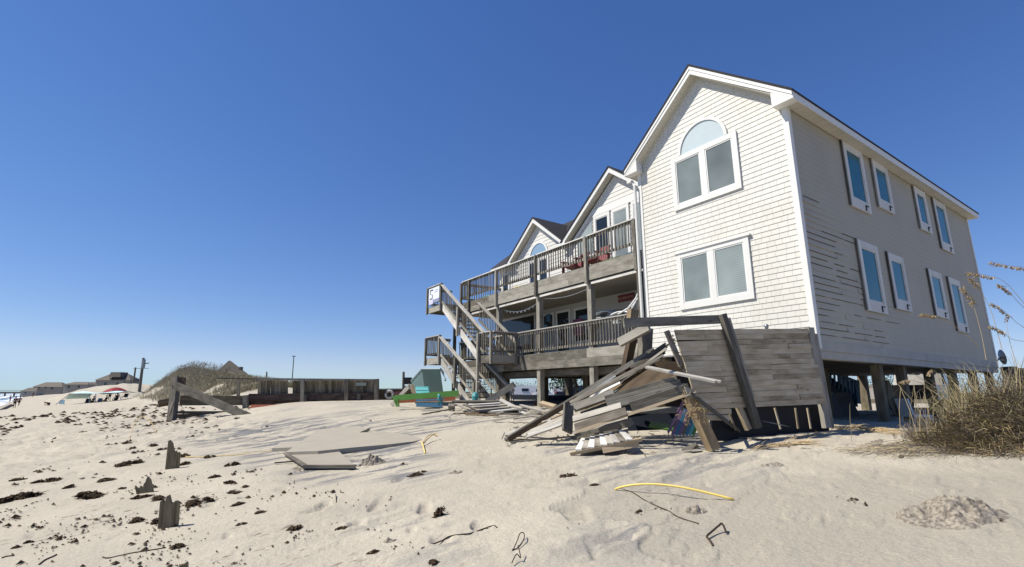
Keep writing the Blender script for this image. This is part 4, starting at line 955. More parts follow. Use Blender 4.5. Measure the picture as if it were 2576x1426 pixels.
# second heap, in front of the stairs
dboard('timber_beam', 'tan beam sticking up out of the debris beside the stair foot', 'beam', (1222, 1012, 17.6), (1293, 967, 17.2), 15, M_GREY, (.3, -1, .2), .16)
dboard('white_board', 'white nail studded board slanting down in front of the porch', 'board', (1259, 1005, 16.2), (1330, 1042), 12, M_WHITEWOOD, (.3, -.6, 1), .05)
dboard('batten', 'long grey batten lying level in front of the green board', 'batten', (1045, 1012, 17.6), (1142, 1013, 17.4), 5, M_GREY, (0, -.5, 1), .06)
dboard('batten', 'long grey board lying level in front of the stair foot', 'batten', (1140, 1010, 17.2), (1262, 1010, 17.0), 8, M_GREY, (0, -.5, 1), .07)
dboard('stick', 'thin dark stick flat on the sand left of the plank heap', 'stick', (1064, 1041), (1142, 1028), 4, M_DARK, (0, 0, 1), .03)
dboard('wood_block', 'dark wooden block propping the level boards', 'block', (1135, 1018, 17.0), (1136, 1030), 16, M_DARK, (0, -1, 0), .12)
G2 = 'loose planks heaped at the foot of the stairs'
for i, (x0, y0, x1, y1, wp, mt, lab) in enumerate((
        (1152, 1018, 1196, 1040, 9, M_PALE, 'splintered pale plank at the left edge of the plank heap'),
        (1166, 1017, 1238, 1046, 7, M_GREY, 'grey plank slanting down the left side of the plank heap'),
        (1176, 1019, 1262, 1014, 7, M_WHITEWOOD, 'whitish plank along the top of the plank heap'),
        (1190, 1024, 1275, 1019, 7, M_PALE, 'pale plank below the whitish one in the plank heap'),
        (1196, 1032, 1282, 1024, 8, M_GREY, 'grey plank across the middle of the plank heap'),
        (1212, 1038, 1296, 1029, 8, M_WHITEWOOD, 'whitish front plank of the plank heap'),
        (1228, 1045, 1268, 1035, 6, M_PALE, 'pale stub at the front of the plank heap'),
        (1286, 1022, 1330, 1030, 12, M_PALE, 'pale wide plank right of the white nail studded board'),
        (1308, 1019, 1372, 1036, 10, M_PALE, 'pale plank lying toward the long slanting beam'))):
    dboard('loose_plank', lab, 'plank', (x0, y0, 16.6 - i * .22), (x1, y1, 16.3 - i * .22), wp, mt, (.1, -.35, 1), .04, group=G2)
scat = random.Random(21)
for i in range(16):
    x0 = 1150 + i * 15 + scat.uniform(-12, 12); y0 = 1022 + scat.uniform(0, 26); L_ = scat.uniform(25, 85); dy = scat.uniform(-12, 9)
    dboard('loose_plank', 'one of the small broken boards strewn low between the stairs and the debris heap', 'plank', (x0, y0), (x0 + L_, y0 + dy), scat.uniform(4, 9), scat.choice((M_PALE, M_GREY, M_DARK, M_BROWN, M_PALE, M_TAN)), (scat.uniform(-.3, .3), -.3, 1), .03, group='small broken boards strewn between the heaps')
m = MB(); a = [ground(1205, 1042), ground(1300, 1040), ground(1300, 1030), ground(1205, 1030)]; 
m.hexa([p + Vector((0, 0, .02)) for p in a] + [p + Vector((0, 0, .09)) for p in a]); tag(m.build('tar_paper', M_SHINGLE), 'black tar paper under the plank heap', 'tar paper')
dboard('wood_chunk', 'reddish brown timber chunk beside the porch post foot', 'timber', (1360, 1014, 15.4), (1396, 1024, 15.0), 14, M_TAN, (0, -.6, 1), .1)
dboard('batten', 'long low batten running from the plank heap toward the heap at the fence', 'batten', (1240, 1058), (1360, 1036, 12.6), 6, M_GREY, (0, 0, 1), .04)
dboard('batten', 'shorter low batten below the one running toward the fence heap', 'batten', (1290, 1053), (1350, 1046), 5, M_PALE, (0, 0, 1), .03)
m = MB(); g = ground(1355, 1019)
for k in range(9): m.board(g + Vector((random.uniform(-.3, .25), random.uniform(-.3, .1), .05)), g + Vector((random.uniform(-.3, .3), random.uniform(-.3, .1), .10)), .12, .05, (0, -.3, 1))
tag(m.build('brick_rubble', M_RED), 'reddish rubble round the foot of the porch post', 'rubble')
# green, cream, turquoise and teal things left of the stairs
gb = thing('green_bench', 'long green painted bench frame lying in front of the stairs', 'bench', ground(1070, 1018))
m = MB(); m.board(at(992, 1001, 18.2), at(1153, 989, 17.8), .20, .05, (0, -1, .25)); m.build('seat_rail', M_GREEN, gb)
m = MB(); m.prism([at(985, 996, 18.3), at(1001, 1003, 18.1), at(1003, 1022, 18.1), at(996, 1023, 18.2)], (0, .12, 0)); m.build('end_leg', M_GREEN, gb)
m = MB(); m.board(at(1002, 1008, 18.4), at(1145, 1002, 18.2), .16, .03, (0, -1, .1)); m.build('under_panel', M_RED, gb)
dboard('cream_board', 'cream board leaning over the left end of the green bench', 'board', (984, 1020), (1030, 970, 18.6), 9, M_WHITEWOOD, (.2, -1, .3), .05)
dboard('tan_board', 'round topped tan board standing behind the green bench', 'board', (1045, 996, 18.8), (1034, 968, 18.9), 14, M_TAN, (0, -1, .1), .04, taper=.75)
tq = thing('turquoise_chair', 'turquoise slatted chair seat beside the teal tub', 'chair', at(1060, 1003, 18.7))
m = MB(); P = [at(1044, 976, 18.9), at(1076, 976, 18.8), at(1084, 1000, 18.3), at(1048, 1002, 18.4)]; m.hexa(P + [p + Vector((0, .06, -.02)) for p in P]); m.build('seat_back', M_TURQ, tq)
m = MB(); P = [at(1044, 975.5, 18.9), at(1076, 975.5, 18.8), at(1079, 981, 18.7), at(1046, 981, 18.8)]; m.hexa([p + Vector((0, -.04, .0)) for p in P] + [p + Vector((0, .2, .05)) for p in P]); m.build('top_slat', M_TURQ, tq)
tb = thing('teal_tub', 'large upturned teal tub leaning behind the green bench', 'tub', at(1075, 1005, 19.5))
f0, f1, f2, f3 = at(1061, 928, 19.5), at(1107, 928, 19.3), at(1117, 1004, 20.2), at(1071, 1004, 20.4)
l0, l3 = at(1034, 958, 22.0), at(1040, 1004, 22.4)
m = MB(); b0 = f1 + (l0 - f0) * .9; b3 = f2 + (l3 - f3) * .9; m.hexa([f3, f2, b3, l3, f0, f1, b0, l0], .5); m.build('body', M_TEAL, tb)
m = MB(); m.tube([l0, f0, f1], .035, 6); m.tube([f1, at(1113, 935, 20.2), at(1120, 957, 20.0)], .05, 6); m.build('rim', plain('pale aqua rim', (.20, .29, .31), .4, .4, .1, 3), tb)
bb = thing('blue_crate', 'flat blue painted crate under the level grey batten', 'crate', ground(1090, 1022))
m = MB(); m.board(at(1048, 1018, 17.4), at(1112, 1019, 17.2), .12, .10, (0, -1, .2)); m.build('side', M_BLUE, bb)
m = MB(); m.board(at(1046, 1007, 17.7), at(1110, 1005, 17.5), .05, .05, (0, -1, .2)); m.build('top_edge', M_BLUE, bb)
m = MB(); pts = [at(1101, 992, 17.2), at(1106, 995, 17.2), at(1103, 1001, 17.2), at(1108, 1007, 17.2), at(1104, 1013, 17.2), at(1101, 1018, 17.2)]
m.tube(pts, [.03, .06, .05, .07, .05, .02], 8); m.tube([at(1106, 1004, 17.2), at(1114, 1001, 17.2), at(1116, 1007, 17.2)], [.04, .03, .02], 6); m.tube([at(1106, 1010, 17.2), at(1117, 1012, 17.2)], [.04, .02], 6)
tag(m.build('seahorse_ornament', M_TURQ, None, True), 'pale turquoise seahorse shaped garden ornament hanging on the green bench', 'ornament')
m = MB(); p = at(1195, 1000, 17.6); m.lathe(p, [(.10, -.1), (.13, .05), (.08, .16), (0, .2)], 8); tag(m.build('teal_bucket', M_TURQ), 'small teal bucket at the foot of the lower stair flight', 'bucket')

# ------------------------------------------------------------------ buried roofing slab and panel in the sand
def slab(name, label, cat, poly, th, mat, lift=.0, drop=0.05):
    top = [ground(x, y, l) for x, y, l in poly]; m = MB(); m.prism([p - Vector((0, 0, th)) for p in top], (0, 0, th)); return tag(m.build(name, mat), label, cat)
slab('roof_slab', 'large grey roofing slab lying half buried in the sand', 'slab', [(719, 1137, .10), (800, 1134, .10), (900, 1124, .09), (980, 1117, .06), (1040, 1110, .03), (1085, 1099, -.02), (1010, 1090, -.01), (940, 1083, .03), (908, 1072, .02), (850, 1074, .04), (798, 1081, .05), (760, 1108, .09)], .085, M_CONC)
slab('roof_slab', 'small grey slab piece showing at the left of the large roofing slab', 'slab', [(684, 1127, .07), (736, 1125, .08), (760, 1108, .08), (705, 1112, .06)], .08, M_CONC)
dboard('wood_scrap', 'short dark L shaped scrap on the large roofing slab', 'scrap', (907, 1089.5, ground(907, 1092).y), (929, 1080, ground(912, 1092).y), 6, M_DARK, (0, -1, .3), .03)
dp = thing('door_panel', 'white edged door panel lying flat and sand covered below the roofing slab', 'panel', ground(800, 1155))
Q = [ground(717, 1141, .05), ground(768, 1172, .07), ground(895, 1172, .06), ground(850, 1132, .05)]
m = MB(); m.prism([p - Vector((0, 0, .035)) for p in Q], (0, 0, .03)); m.build('panel_face', M_SAND_FLAT if 'M_SAND_FLAT' in globals() else M_CONC, dp)
for a, b in ((0, 1), (1, 2)):
    m = MB(); m.board(Q[a] + Vector((0, 0, .01)), Q[b] + Vector((0, 0, .01)), .075 if a == 0 else .04, .02, (0, 0, 1)); m.build('edge_strip', M_PALE, dp)
m = MB(); m.prism([p + Vector((0, 0, -.12)) for p in (Q[0], Q[1], Q[2])] , (0, .02, .08)); m.build('painted_shadow', M_BLACK, dp)  # black wedge painted as the shadow under the panel edge
dboard('metal_bar', 'black bar on the sand left of the white edged panel', 'bar', (691, 1164), (741, 1160), 5, M_BLACK, (0, 0, 1), .02)
dboard('white_strip', 'thin white strip tucked beside the clumpy sand mound', 'strip', (858, 1166), (905, 1168), 6, M_WHITEWOOD, (0, 0, 1), .02)
dboard('white_flake', 'small white flake lying alone on the open sand', 'flake', (542, 1104), (575, 1102), 4, M_WHITEWOOD, (0, 0, 1), .02)

# ------------------------------------------------------------------ stakes
def stake(label, x0, y0, x1, y1, wpx, mat, prof=None):
    g = ground(x0, y0); t = at(x1, y1, g.y); d = (t - g); wd = wpx / 1310 * g.y; root = None
    s = Vector((1, .25, 0)).normalized(); dn = d.normalized(); s = (s - dn * s.dot(dn)).normalized(); n = s.cross(dn)
    m = MB(); N_ = 9; low = [g - dn * .25 + s * (wd * (k / N_ - .5)) for k in range(N_ + 1)]
    hi = [t + s * (wd * (k / N_ - .5)) - dn * ((prof[k] if prof else random.uniform(0, .3)) * (t - g).length + random.uniform(0, .02)) for k in range(N_ + 1)]
    for k in range(N_):
        m.hexa([low[k], low[k + 1], low[k + 1] - n * .045, low[k] - n * .045, hi[k], hi[k + 1], hi[k + 1] - n * .045, hi[k] - n * .045], .45 + .1 * random.random(), 2)
    return tag(m.build('wooden_stake', mat), label, 'stake', 'broken stakes standing in the foreground sand')
stake('nearest broken stake, wide with a jagged top', 421, 1327, 428, 1243, 42, M_STAKE, [.16, .10, .22, .02, .0, .20, .24, .18, .22, .28])
stake('broken stake with a tall slanting splinter, farthest of the stakes', 432, 1179, 440, 1106, 30, M_STAKE, [.02, .0, .04, .10, .28, .40, .38, .46, .42, .50])
stake('short broken stake leaning left, left of the wide jagged one', 364, 1240, 356, 1204, 34, M_STAKE, [.24, .40, .52, .40, .55, .35, .25, .05, .0, .22])
stake('tip of a stake just showing at the bottom edge of the picture', 460, 1436, 460, 1413, 16, M_STAKE)

# ------------------------------------------------------------------ hoses, wires, twigs
def line(name, label, cat, pts, r, mat, lifts=None, group=None, world=None):
    P = []
    for i, q in enumerate(pts):
        g = ground(q[0], q[1]) if len(q) == 2 else at(*q); P.append(g + Vector((0, 0, (lifts[i] if lifts else 0) + r * .6)))
    out = []                                             # Catmull-Rom smoothing
    for i in range(len(P) - 1):
        a, b, c, d = P[max(i - 1, 0)], P[i], P[i + 1], P[min(i + 2, len(P) - 1)]
        for k in range(6):
            t = k / 6; out.append(.5 * ((2 * b) + (c - a) * t + (2 * a - 5 * b + 4 * c - d) * t * t + (3 * b - a - 3 * c + d) * t ** 3))
    out.append(P[-1]); m = MB(); m.tube(out, r, 7); return tag(m.build(name, mat, None, True), label, cat, group)
g0, g1 = ground(1547, 1233), ground(1845, 1259)
m = MB(); m.tube([g0.lerp(g1, k / 20) + Vector((0, 0, .012 + .088 * sin(pi * (k / 20) ** .8) )) for k in range(21)], .0118, 8); tag(m.build('yellow_hose', M_YELLOW, None, True), 'bright yellow hose arching over the sand at right of centre', 'hose')
line('yellow_hose', 'long thin yellow hose running from the tall splintered stake to the roofing slab', 'hose', [(448, 1140), (462, 1148), (500, 1150), (560, 1147), (620, 1142), (690, 1133), (730, 1124)], .012, M_TANHOSE)
line('yellow_hose', 'short looped yellow hose standing on the sand right of the roofing slab', 'hose', [(1069, 1141), (1063, 1124), (1059, 1119)], .011, M_YELLOW, [.0, .04, .05])
line('yellow_hose', 'pale loop of hose rising behind the short yellow one', 'hose', [(1063, 1121), (1074, 1113), (1088, 1110), (1099, 1108), (1094, 1106), (1078, 1112), (1064, 1121)], .010, M_TANHOSE, [.05, .12, .13, .08, .12, .08, .03])
line('tan_wire', 'thin tan wire hoop on the open beach left of the broken frame', 'wire', [(326, 1101), (333, 1086), (345, 1078), (356, 1081), (372, 1084), (392, 1087), (380, 1090), (345, 1096)], .011, M_TANHOSE, [0, .2, .42, .5, .38, .04, .02, .01])
line('cable', 'long thin cable curling over the sand at the bottom centre', 'cable', [(1060, 1380), (1108, 1362), (1130, 1350), (1160, 1345), (1185, 1342), (1215, 1331), (1240, 1323), (1250, 1328)], .006, M_TWIG)
line('root_runner', 'thin root runner from the yellow hose down to the dark sand clump', 'root', [(1558, 1229), (1592, 1240), (1620, 1258), (1655, 1275), (1682, 1286), (1703, 1300), (1730, 1310), (1757, 1318)], .006, M_TWIG)
line('wire_loop', 'upright wire loop at the bottom centre of the picture', 'wire', [(1289, 1386), (1300, 1372), (1308, 1358), (1317, 1354), (1318, 1364), (1305, 1380), (1287, 1383)], .0042, M_TWIG, [0, .03, .05, .04, .03, .01, 0])
line('wire_loop', 'wire loop cut off by the bottom edge of the picture', 'wire', [(1287, 1424), (1299, 1412), (1309, 1414), (1303, 1400)], .0042, M_TWIG, [.02, .05, .03, .08])
line('twig', 'dark kinked twig on the sand below the yellow hose', 'twig', [(1793, 1374), (1784, 1362), (1778, 1357), (1792, 1347), (1808, 1340), (1818, 1338), (1827, 1345)], .0085, M_TWIG, [0, .01, .02, .03, .05, .06, .01])
line('twig', 'thin branch lying across the left foreground sand', 'twig', [(258, 1402), (275, 1404), (330, 1392), (370, 1386), (417, 1378)], .006, M_TWIG)
line('twig', 'short branch at the lower left corner of the sand', 'twig', [(98, 1421), (112, 1410), (130, 1402), (142, 1396)], .008, M_TWIG)
line('twig', 'thin root near the left edge of the lower left sand', 'twig', [(4, 1404), (18, 1400), (34, 1398), (30, 1394)], .007, M_TWIG)
line('twig', 'thin twig standing in the sand left of centre', 'twig', [(846, 1264), (844, 1248)], .005, M_TWIG, [0, .02])
line('twig', 'thin twig lying near the small deck panel front', 'twig', [(1570, 1118), (1574, 1140), (1590, 1144), (1612, 1140), (1625, 1150)], .006, M_TWIG, [.12, .02, .01, .03, .0])
line('branch', 'bare branch on the sand in front of the leaning fence', 'branch', [(1828, 1101), (1870, 1103), (1920, 1108), (1935, 1107)], .018, M_GREY)
line('cable', 'thin cable slanting along the foot of the leaning fence', 'cable', [(1915, 1059, 8.95), (1960, 1068, 8.9), (2010, 1079), (2070, 1084)], .007, M_METAL)

# ------------------------------------------------------------------ sand mounds, seaweed, straw
def lumps(name, label, cat, px, py, wpx, hpx, mat, seed, rough=.35, group=None, n=26, kind=None):
    g = ground(px, py); r = wpx / 1310 * g.y / 2; h = hpx / 1310 * g.y
    xs = np.linspace(-1.15, 1.15, n); X, Y = np.meshgrid(xs, xs, indexing='ij'); q = np.sqrt(X ** 2 + Y ** 2)
    ry = r * .75; wx = g.x + X * r; wy = g.y + .2 * ry + Y * ry
    nz = fbm(wx * 3 / r * .6 + seed, wy * 3 / r * .6, seed, 3); fz = fbm(wx * 14 / r ** .5 * .6, wy * 14 / r ** .5 * .6, seed + 9, 3)
    prof = np.clip(1 - q ** 1.3 + (nz - .47) * .9, -.2, 1.4)
    Z = terrain(wx, wy) - .03 + h * prof * (1 - rough + rough * 2 * fz)
    m = MB(); m.v = [Vector((a, b, c)) for a, b, c in zip(wx.ravel(), wy.ravel(), Z.ravel())]
    for i in range(n - 1):
        for j in range(n - 1):
            if min(prof[i, j], prof[i + 1, j], prof[i, j + 1], prof[i + 1, j + 1]) > -.15: m.face([i * n + j, (i + 1) * n + j, (i + 1) * n + j + 1, i * n + j + 1], None, float(fz[i, j]))
    return tag(m.build(name, mat), label, cat, group, kind)
for i, (x, y, wp, hp, lab) in enumerate(((932, 1167, 82, 27, 'pointed clumpy sand mound beside the white edged panel'), (976, 1362, 72, 16, 'low clumpy sand patch at the bottom left of centre'),
        (1950, 1172, 104, 14, 'flat clumpy sand mound in front of the leaning fence'), (2432, 1300, 320, 54, 'largest broad clumpy sand mound at the right edge'),
        (1753, 1288, 84, 24, 'dark crumbly sand mound below the yellow hose'), (2030, 1130, 60, 10, 'small crumbly sand mound beside the straw tuft'),
        (2215, 1110, 80, 10, 'small crumbly sand mound left of the grass tuft'), (740, 1180, 60, 9, 'small crumbly sand heap below the white edged panel corner'), (1145, 1190, 60, 10, 'small crumbly patch right of the pointed sand mound'))):
    lumps('clumpy_mound', lab, 'sand mound', x, y, wp, hp, M_CLUMP, 40 + i, .85, 'clumpy sand mounds', 40 if wp > 80 else 26)
GW = 'dark seaweed clumps on the sand'
def weed_clump(label, px, py, wpx, hpx, seed):
    rg = random.Random(seed); g = ground(px, py); r = wpx / 1310 * g.y / 2; h = hpx / 1310 * g.y * .75; m = MB(); ax = rg.gauss(.55, .25); ca, sa = cos(ax), sin(ax)
    nl = [(rg.uniform(-.8, .8), rg.uniform(-.35, .35), rg.uniform(.25, .6)) for _ in range(4)]
    for k in range(int(70 + 1.6 * wpx)):
        c = rg.choice(nl); u = c[0] + rg.gauss(0, c[2] * .5); v = c[1] + rg.gauss(0, c[2] * .3)
        if abs(u) > 1.25: continue
        x = g.x + (u * ca - v * sa * .9) * r * .98; y = g.y + (u * sa * .55 + v * ca) * r * 1.25; hh = h * max(.05, 1 - (u * u) * .7 - v * v * 1.5) * rg.random() ** .7
        p = Vector((x, y, gz(x, y) - .006 + hh)); th = ax + rg.gauss(0, .8); l = rg.uniform(.25, .6) * r * .55 + .012
        d = Vector((cos(th), sin(th), rg.gauss(0, .35))) * l; q = p + d; q.z = max(q.z - hh * .4, gz(q.x, q.y) + .003)
        if k % 3: m.ribbon([p - d * .5, p + Vector((0, 0, hh * .25 + .006)), q], l * rg.uniform(.25, .7), Vector((-sin(th), cos(th), rg.gauss(0, .6))).normalized(), rg.random(), .3)
        else: b_ = len(m.v); s_ = Vector((-sin(th), cos(th), 0)) * l * .45; m.v += [p - d * .6, p + s_, p + d * .6, p - s_, p + Vector((0, 0, l * .5))]; [m.face([b_ + q0, b_ + q1, b_ + 4], None, rg.random()) for q0, q1 in ((0, 1), (1, 2), (2, 3), (3, 0))]
    return tag(m.build('seaweed_clump', M_WEED), label, 'seaweed', GW)
weeds = [(42, 1258, 90, 16, 'big seaweed heap at the left edge of the beach'), (214, 1253, 66, 20, 'tall seaweed heap left of the short leaning stake'), (1110, 1296, 44, 24, 'pointed brown root ball in the centre foreground'),
    (330, 1168, 70, 9, 'long seaweed strip left of the tall splintered stake'), (584, 1171, 44, 10, 'oval seaweed clump right of the tall splintered stake'), (573, 1217, 36, 9, 'seaweed clump between the two yellow hose ends, above the row of three'),
    (178, 1227, 34, 9, 'seaweed clump above the tall seaweed heap'), (262, 1210, 38, 9, 'seaweed clump above the short leaning stake, left side'), (503, 1266, 68, 15, 'long ragged seaweed clump right of the wide jagged stake'),
    (334, 1313, 44, 12, 'seaweed clump left of the wide jagged stake foot'), (392, 1317, 34, 16, 'seaweed clump against the wide jagged stake foot'), (350, 1252, 50, 7, 'thin seaweed strip below the short leaning stake'),
    (394, 1258, 36, 13, 'seaweed clump between the short stake and the wide stake'), (590, 1241, 40, 8, 'seaweed clump right of the long ragged one, upper'), (447, 1376, 32, 11, 'seaweed clump below the wide jagged stake'),
    (598, 1270, 32, 8, 'seaweed clump right of the long ragged one, lower'), (458, 1149, 34, 9, 'seaweed clump at the foot of the tall splintered stake'), (525, 1151, 30, 7, 'seaweed clump under the long thin hose'), (466, 1169, 34, 9, 'seaweed clump in the shadow of the tall splintered stake'),
    (40, 1209, 40, 6, 'thin seaweed strip at the upper left edge'), (114, 1211, 56, 7, 'thin long seaweed strip above the big seaweed heap'), (313, 1117, 28, 6, 'small seaweed clump below the tan wire hoop, left'), (383, 1123, 30, 7, 'small seaweed clump below the tan wire hoop, right'),
    (408, 1131, 24, 6, 'small seaweed clump just left of the splintered stake top'), (306, 1230, 20, 6, 'tiny seaweed clump left of the short stake'), (540, 1201, 30, 8, 'small seaweed clump below the oval one'), (616, 1225, 24, 6, 'tiny seaweed clump right of the row of three'),
    (1085, 1420, 34, 13, 'seaweed clump at the bottom edge in the centre'), (744, 1331, 46, 9, 'seaweed clump in the lower left middle of the sand'), (860, 1330, 30, 8, 'small weed tuft left of the low clumpy patch'), (936, 1390, 28, 7, 'small weed scrap below the low clumpy patch'),
    (1045, 1196, 36, 8, 'small weed patch right of the pointed sand mound, lower'), (1060, 1188, 22, 6, 'tiny weed scrap right of the pointed sand mound, upper'), (1490, 1222, 30, 6, 'small black weed scrap left of the yellow hose'), (1425, 1197, 40, 5, 'thin weed patch below the small deck panel'),
    (40, 1378, 18, 7, 'tiny weed scrap near the left bottom corner'), (70, 1366, 20, 8, 'small weed scrap right of the left corner one'), (605, 1320, 24, 7, 'tiny weed clump right of the wide stake shadow'), (652, 1290, 28, 6, 'small weed patch toward the grey streaked sand'), (2270, 1150, 26, 7, 'small black weed scrap in front of the grass tuft')]
for i, (x, y, wp, hp, lab) in enumerate(weeds):
    weed_clump(lab, x, y, wp, hp, 100 + i)
def litter():
    """crumbs of dry weed and wrack strewn over the sand, too many to count"""
    m = MB(); rg = random.Random(5)
    def bit(p, s, th):
        d = Vector((cos(th), sin(th), 0)) * s; n = Vector((-sin(th), cos(th), 0)) * s * rg.uniform(.35, .8); h = Vector((0, 0, .004 + s * rg.uniform(.3, .75)))
        b = len(m.v); m.v += [p - d, p + n, p + d, p - n, p + h + d * rg.uniform(-.4, .4)]
        for q in ((0, 1, 4), (1, 2, 4), (2, 3, 4), (3, 0, 4)): m.face([b + z_ for z_ in q], None, rg.random())
    cnt = 0
    while cnt < 1000:
        px = rg.uniform(-150, 2700) if rg.random() < .25 else abs(rg.gauss(430, 270)); py = 1040 + 400 * rg.random() ** .8
        if float(fbm(px * .012, py * .035, 77, 3)) < (.44 if px < 800 else .52): continue
        r = ray(px, py); p0 = r * (-1.35 / r.z)
        if p0.length > 30: continue
        cx, cy = p0.x, p0.y; k = rg.choice((1, 2, 4, 7)); th0 = rg.gauss(.6, .5)
        for _ in range(k):
            x = cx + rg.gauss(0, .05) + cos(th0) * rg.gauss(0, .11); y = cy + rg.gauss(0, .06) + sin(th0) * rg.gauss(0, .14)
            bit(Vector((x, y, gz(x, y) + .003 + .0008 * p0.length)), rg.choice((1, 1.3, 1.6, 2, 2.6, 3.5, 6)) * rg.uniform(.7, 1.3) * p0.length / 1310 + .004, th0 + rg.gauss(0, .6)); cnt += 1
    # wrack lines on the upper beach
    for _ in range(800):
        px = rg.uniform(-100, 620); py = rg.uniform(1036, 1105); r = ray(px, py); p0 = r * (-1.8 / r.z)
        if p0.length > 75 or float(fbm(px * .01, py * .06, 78, 3)) < .44: continue
        bit(Vector((p0.x, p0.y, gz(p0.x, p0.y) + .03)), rg.uniform(2, 7) * p0.length / 1310, rg.gauss(.6, .35))
    tag(m.build('beach_litter', M_WEED), 'crumbs of dry weed and wrack strewn over the sand', 'litter', kind='stuff')
litter()
def straw(label, pts, n, spread, hgt):
    m = MB(); P = [ground(*q) for q in pts]
    for _ in range(n):
        k = random.random() * (len(P) - 1); i = int(k); p = P[i].lerp(P[i + 1], k - i) + Vector((random.gauss(0, spread), random.gauss(0, spread * .5), random.random() * hgt))
        d = (P[i + 1] - P[i]).normalized() * random.uniform(.1, .35); d = Vector((d.x, d.y + random.gauss(0, .08), random.gauss(0, .03)))
        q = p + d; q.z = max(q.z, gz(q.x, q.y) + .01); m.ribbon([p, p.lerp(q, .5) + Vector((0, 0, .02)), q], .012, (0, .7, .7))
    tag(m.build('straw_tuft', M_OAT), label, 'straw', 'dry straw tufts on the sand')
straw('straw tuft lying in front of the leaning fence, left of the crumbly mound', [(1890, 1134), (1940, 1125), (1985, 1120), (2012, 1118)], 160, .06, .05)
straw('thin straw wisp behind the straw tuft by the fence', [(1978, 1108), (2020, 1100), (2060, 1094)], 70, .04, .03)
straw('dark straw mat under the house edge right of the leaning fence', [(2085, 1082), (2140, 1079), (2195, 1086), (2250, 1092)], 220, .1, .07)

# ------------------------------------------------------------------ broken frame and long low fence on the left
def lb(mb, p0, p1, wpx, th, n=(0, -1, 0), tone=None, skew=0):
    a = at(*p0); b = at(*p1); mb.board(a, b, wpx / 1275 * (a.y + b.y) / 2, th, n, tone, skew)
bf = thing('broken_frame', 'broken timber frame with a leaning post and a fallen diagonal beam at left', 'frame', ground(432, 1056))
m = MB(); lb(m, (431, 1062, 23.6), (444, 950, 24.4), 15, .30); m.build('post', M_DARK, bf)
m = MB(); lb(m, (441, 968, 24.1), (438, 1030, 24.3), 9, .2); m.build('post', M_GREY, bf)
m = MB(); lb(m, (455, 972, 24.5), (457, 949, 24.5), 13, .3); m.build('block', M_BROWN, bf)
m = MB(); lb(m, (440, 969, 23.9), (626, 1049, 22.4), 19, .09); m.build('diagonal_beam', M_DARK, bf)
m = MB(); lb(m, (452, 1007, 24.6), (617, 1007, 26.2), 24, .12); m.build('wide_beam', M_GREYGREEN, bf)
m = MB(); lb(m, (444, 1037, 24.4), (600, 1037, 25.8), 6, .10); lb(m, (444, 1048, 24.6), (560, 1043, 25.6), 12, .05); m.build('bottom_rail', M_DARK, bf)
m = MB(); lb(m, (424, 1046, 23.4), (436, 1010, 23.6), 5, .08); m.build('splint', M_PALE, bf)
lf = thing('board_fence', 'long low board fence with red lower boards stretching along the sand at left', 'fence', ground(780, 1012))
YF = lambda px: 26.2 + (px - 617) * .0035
def fl(m, x0, y0, x1, y1, wpx, th, dy=0, **k): lb(m, (x0, y0, YF(x0) + dy), (x1, y1, YF(x1) + dy), wpx, th, **k)
M_REDGREY = wood('red tinged grey timber', (.05, .037, .032), (.125, .088, .074), (.205, .16, .14))
for seg in ((648, 680), (681, 724), (736, 757), (759, 868), (872, 944)):
    m = MB(); x = seg[0]
    while x < seg[1] - 3:
        m2 = 8 if x + 10 < seg[1] else seg[1] - x; fl(m, x + m2 / 2, 957, x + m2 / 2, 991, m2, .03, .12); x += m2 + .3
    m.build('plank_panel', M_GREYGREEN, lf)
m = MB(); fl(m, 640, 953, 952, 956, 5, .12); m.build('top_rail', M_GREY, lf)
m = MB(); fl(m, 544, 951, 640, 953, 2.5, .06); m.build('thin_rail', M_GREY, lf)
m = MB(); fl(m, 625, 999, 945, 996, 17, .06, -.05); m.build('middle_board', M_REDGREY, lf)
m = MB(); fl(m, 625, 1012, 770, 1008, 16, .05, .1); fl(m, 760, 1006, 945, 1006, 10, .05, .15); m.build('bottom_board', M_REDGREY, lf)
m = MB(); fl(m, 770, 1015, 945, 1013, 12, .05, .4); m.build('dark_board', M_DARK, lf)
for x, y0, y1, wp in ((618, 994, 1036, 12), (761, 956, 1014, 9), (872, 956, 1012, 9), (903, 990, 1012, 8), (947, 953, 1013, 11), (765, 992, 1015, 12)):
    m = MB(); fl(m, x, y1, x, y0, wp, .2, -.1); m.build('post', M_GREY, lf)
m = MB(); fl(m, 599, 1000, 600, 952, 7, .1, .3); m.build('post', M_GREYGREEN, lf)
m = MB(); fl(m, 895, 966, 921, 966, 8, .02, .06); m.build('pale_plate', plain('pale green plate', (.30, .36, .33), .6, .3, .05, 3), lf)
rl = thing('low_wall', 'low grey boarded wall with a faint red sign between the fence and the teal tub', 'wall', ground(985, 1012))
m = MB(); lb(m, (953, 995, 27.6), (1036, 994, 28.2), 31, .1); m.build('boards', M_GREYGREEN, rl)
m = MB(); lb(m, (953, 979, 27.4), (1036, 978, 28.0), 3, .2); m.build('cap', M_GREY, rl)
m = MB(); lb(m, (990, 989, 27.5), (1008, 989, 27.6), 9, .02); m.build('red_sign', plain('faded red sign', (.22, .10, .10), .7, .2, .3, 6), rl)
m = MB(); c = at(979, 992, 27.3); R_ = .19
m.tube([c + Vector((R_ * cos(a), 0, R_ * sin(a))) for a in [2 * pi * k / 20 for k in range(21)]], .07, 8); tag(m.build('life_ring', plain('dirty white ring', (.40, .38, .35), .6, .3, .1, 4), None, True), 'dirty white life ring hanging on the low wall', 'life ring')
dboard('red_lumber', 'red stained beam lying on the sand under the long low fence', 'beam', (627, 1029, 25.4), (744, 1024, 25.6), 9, M_RED, (0, -1, .4), .22)
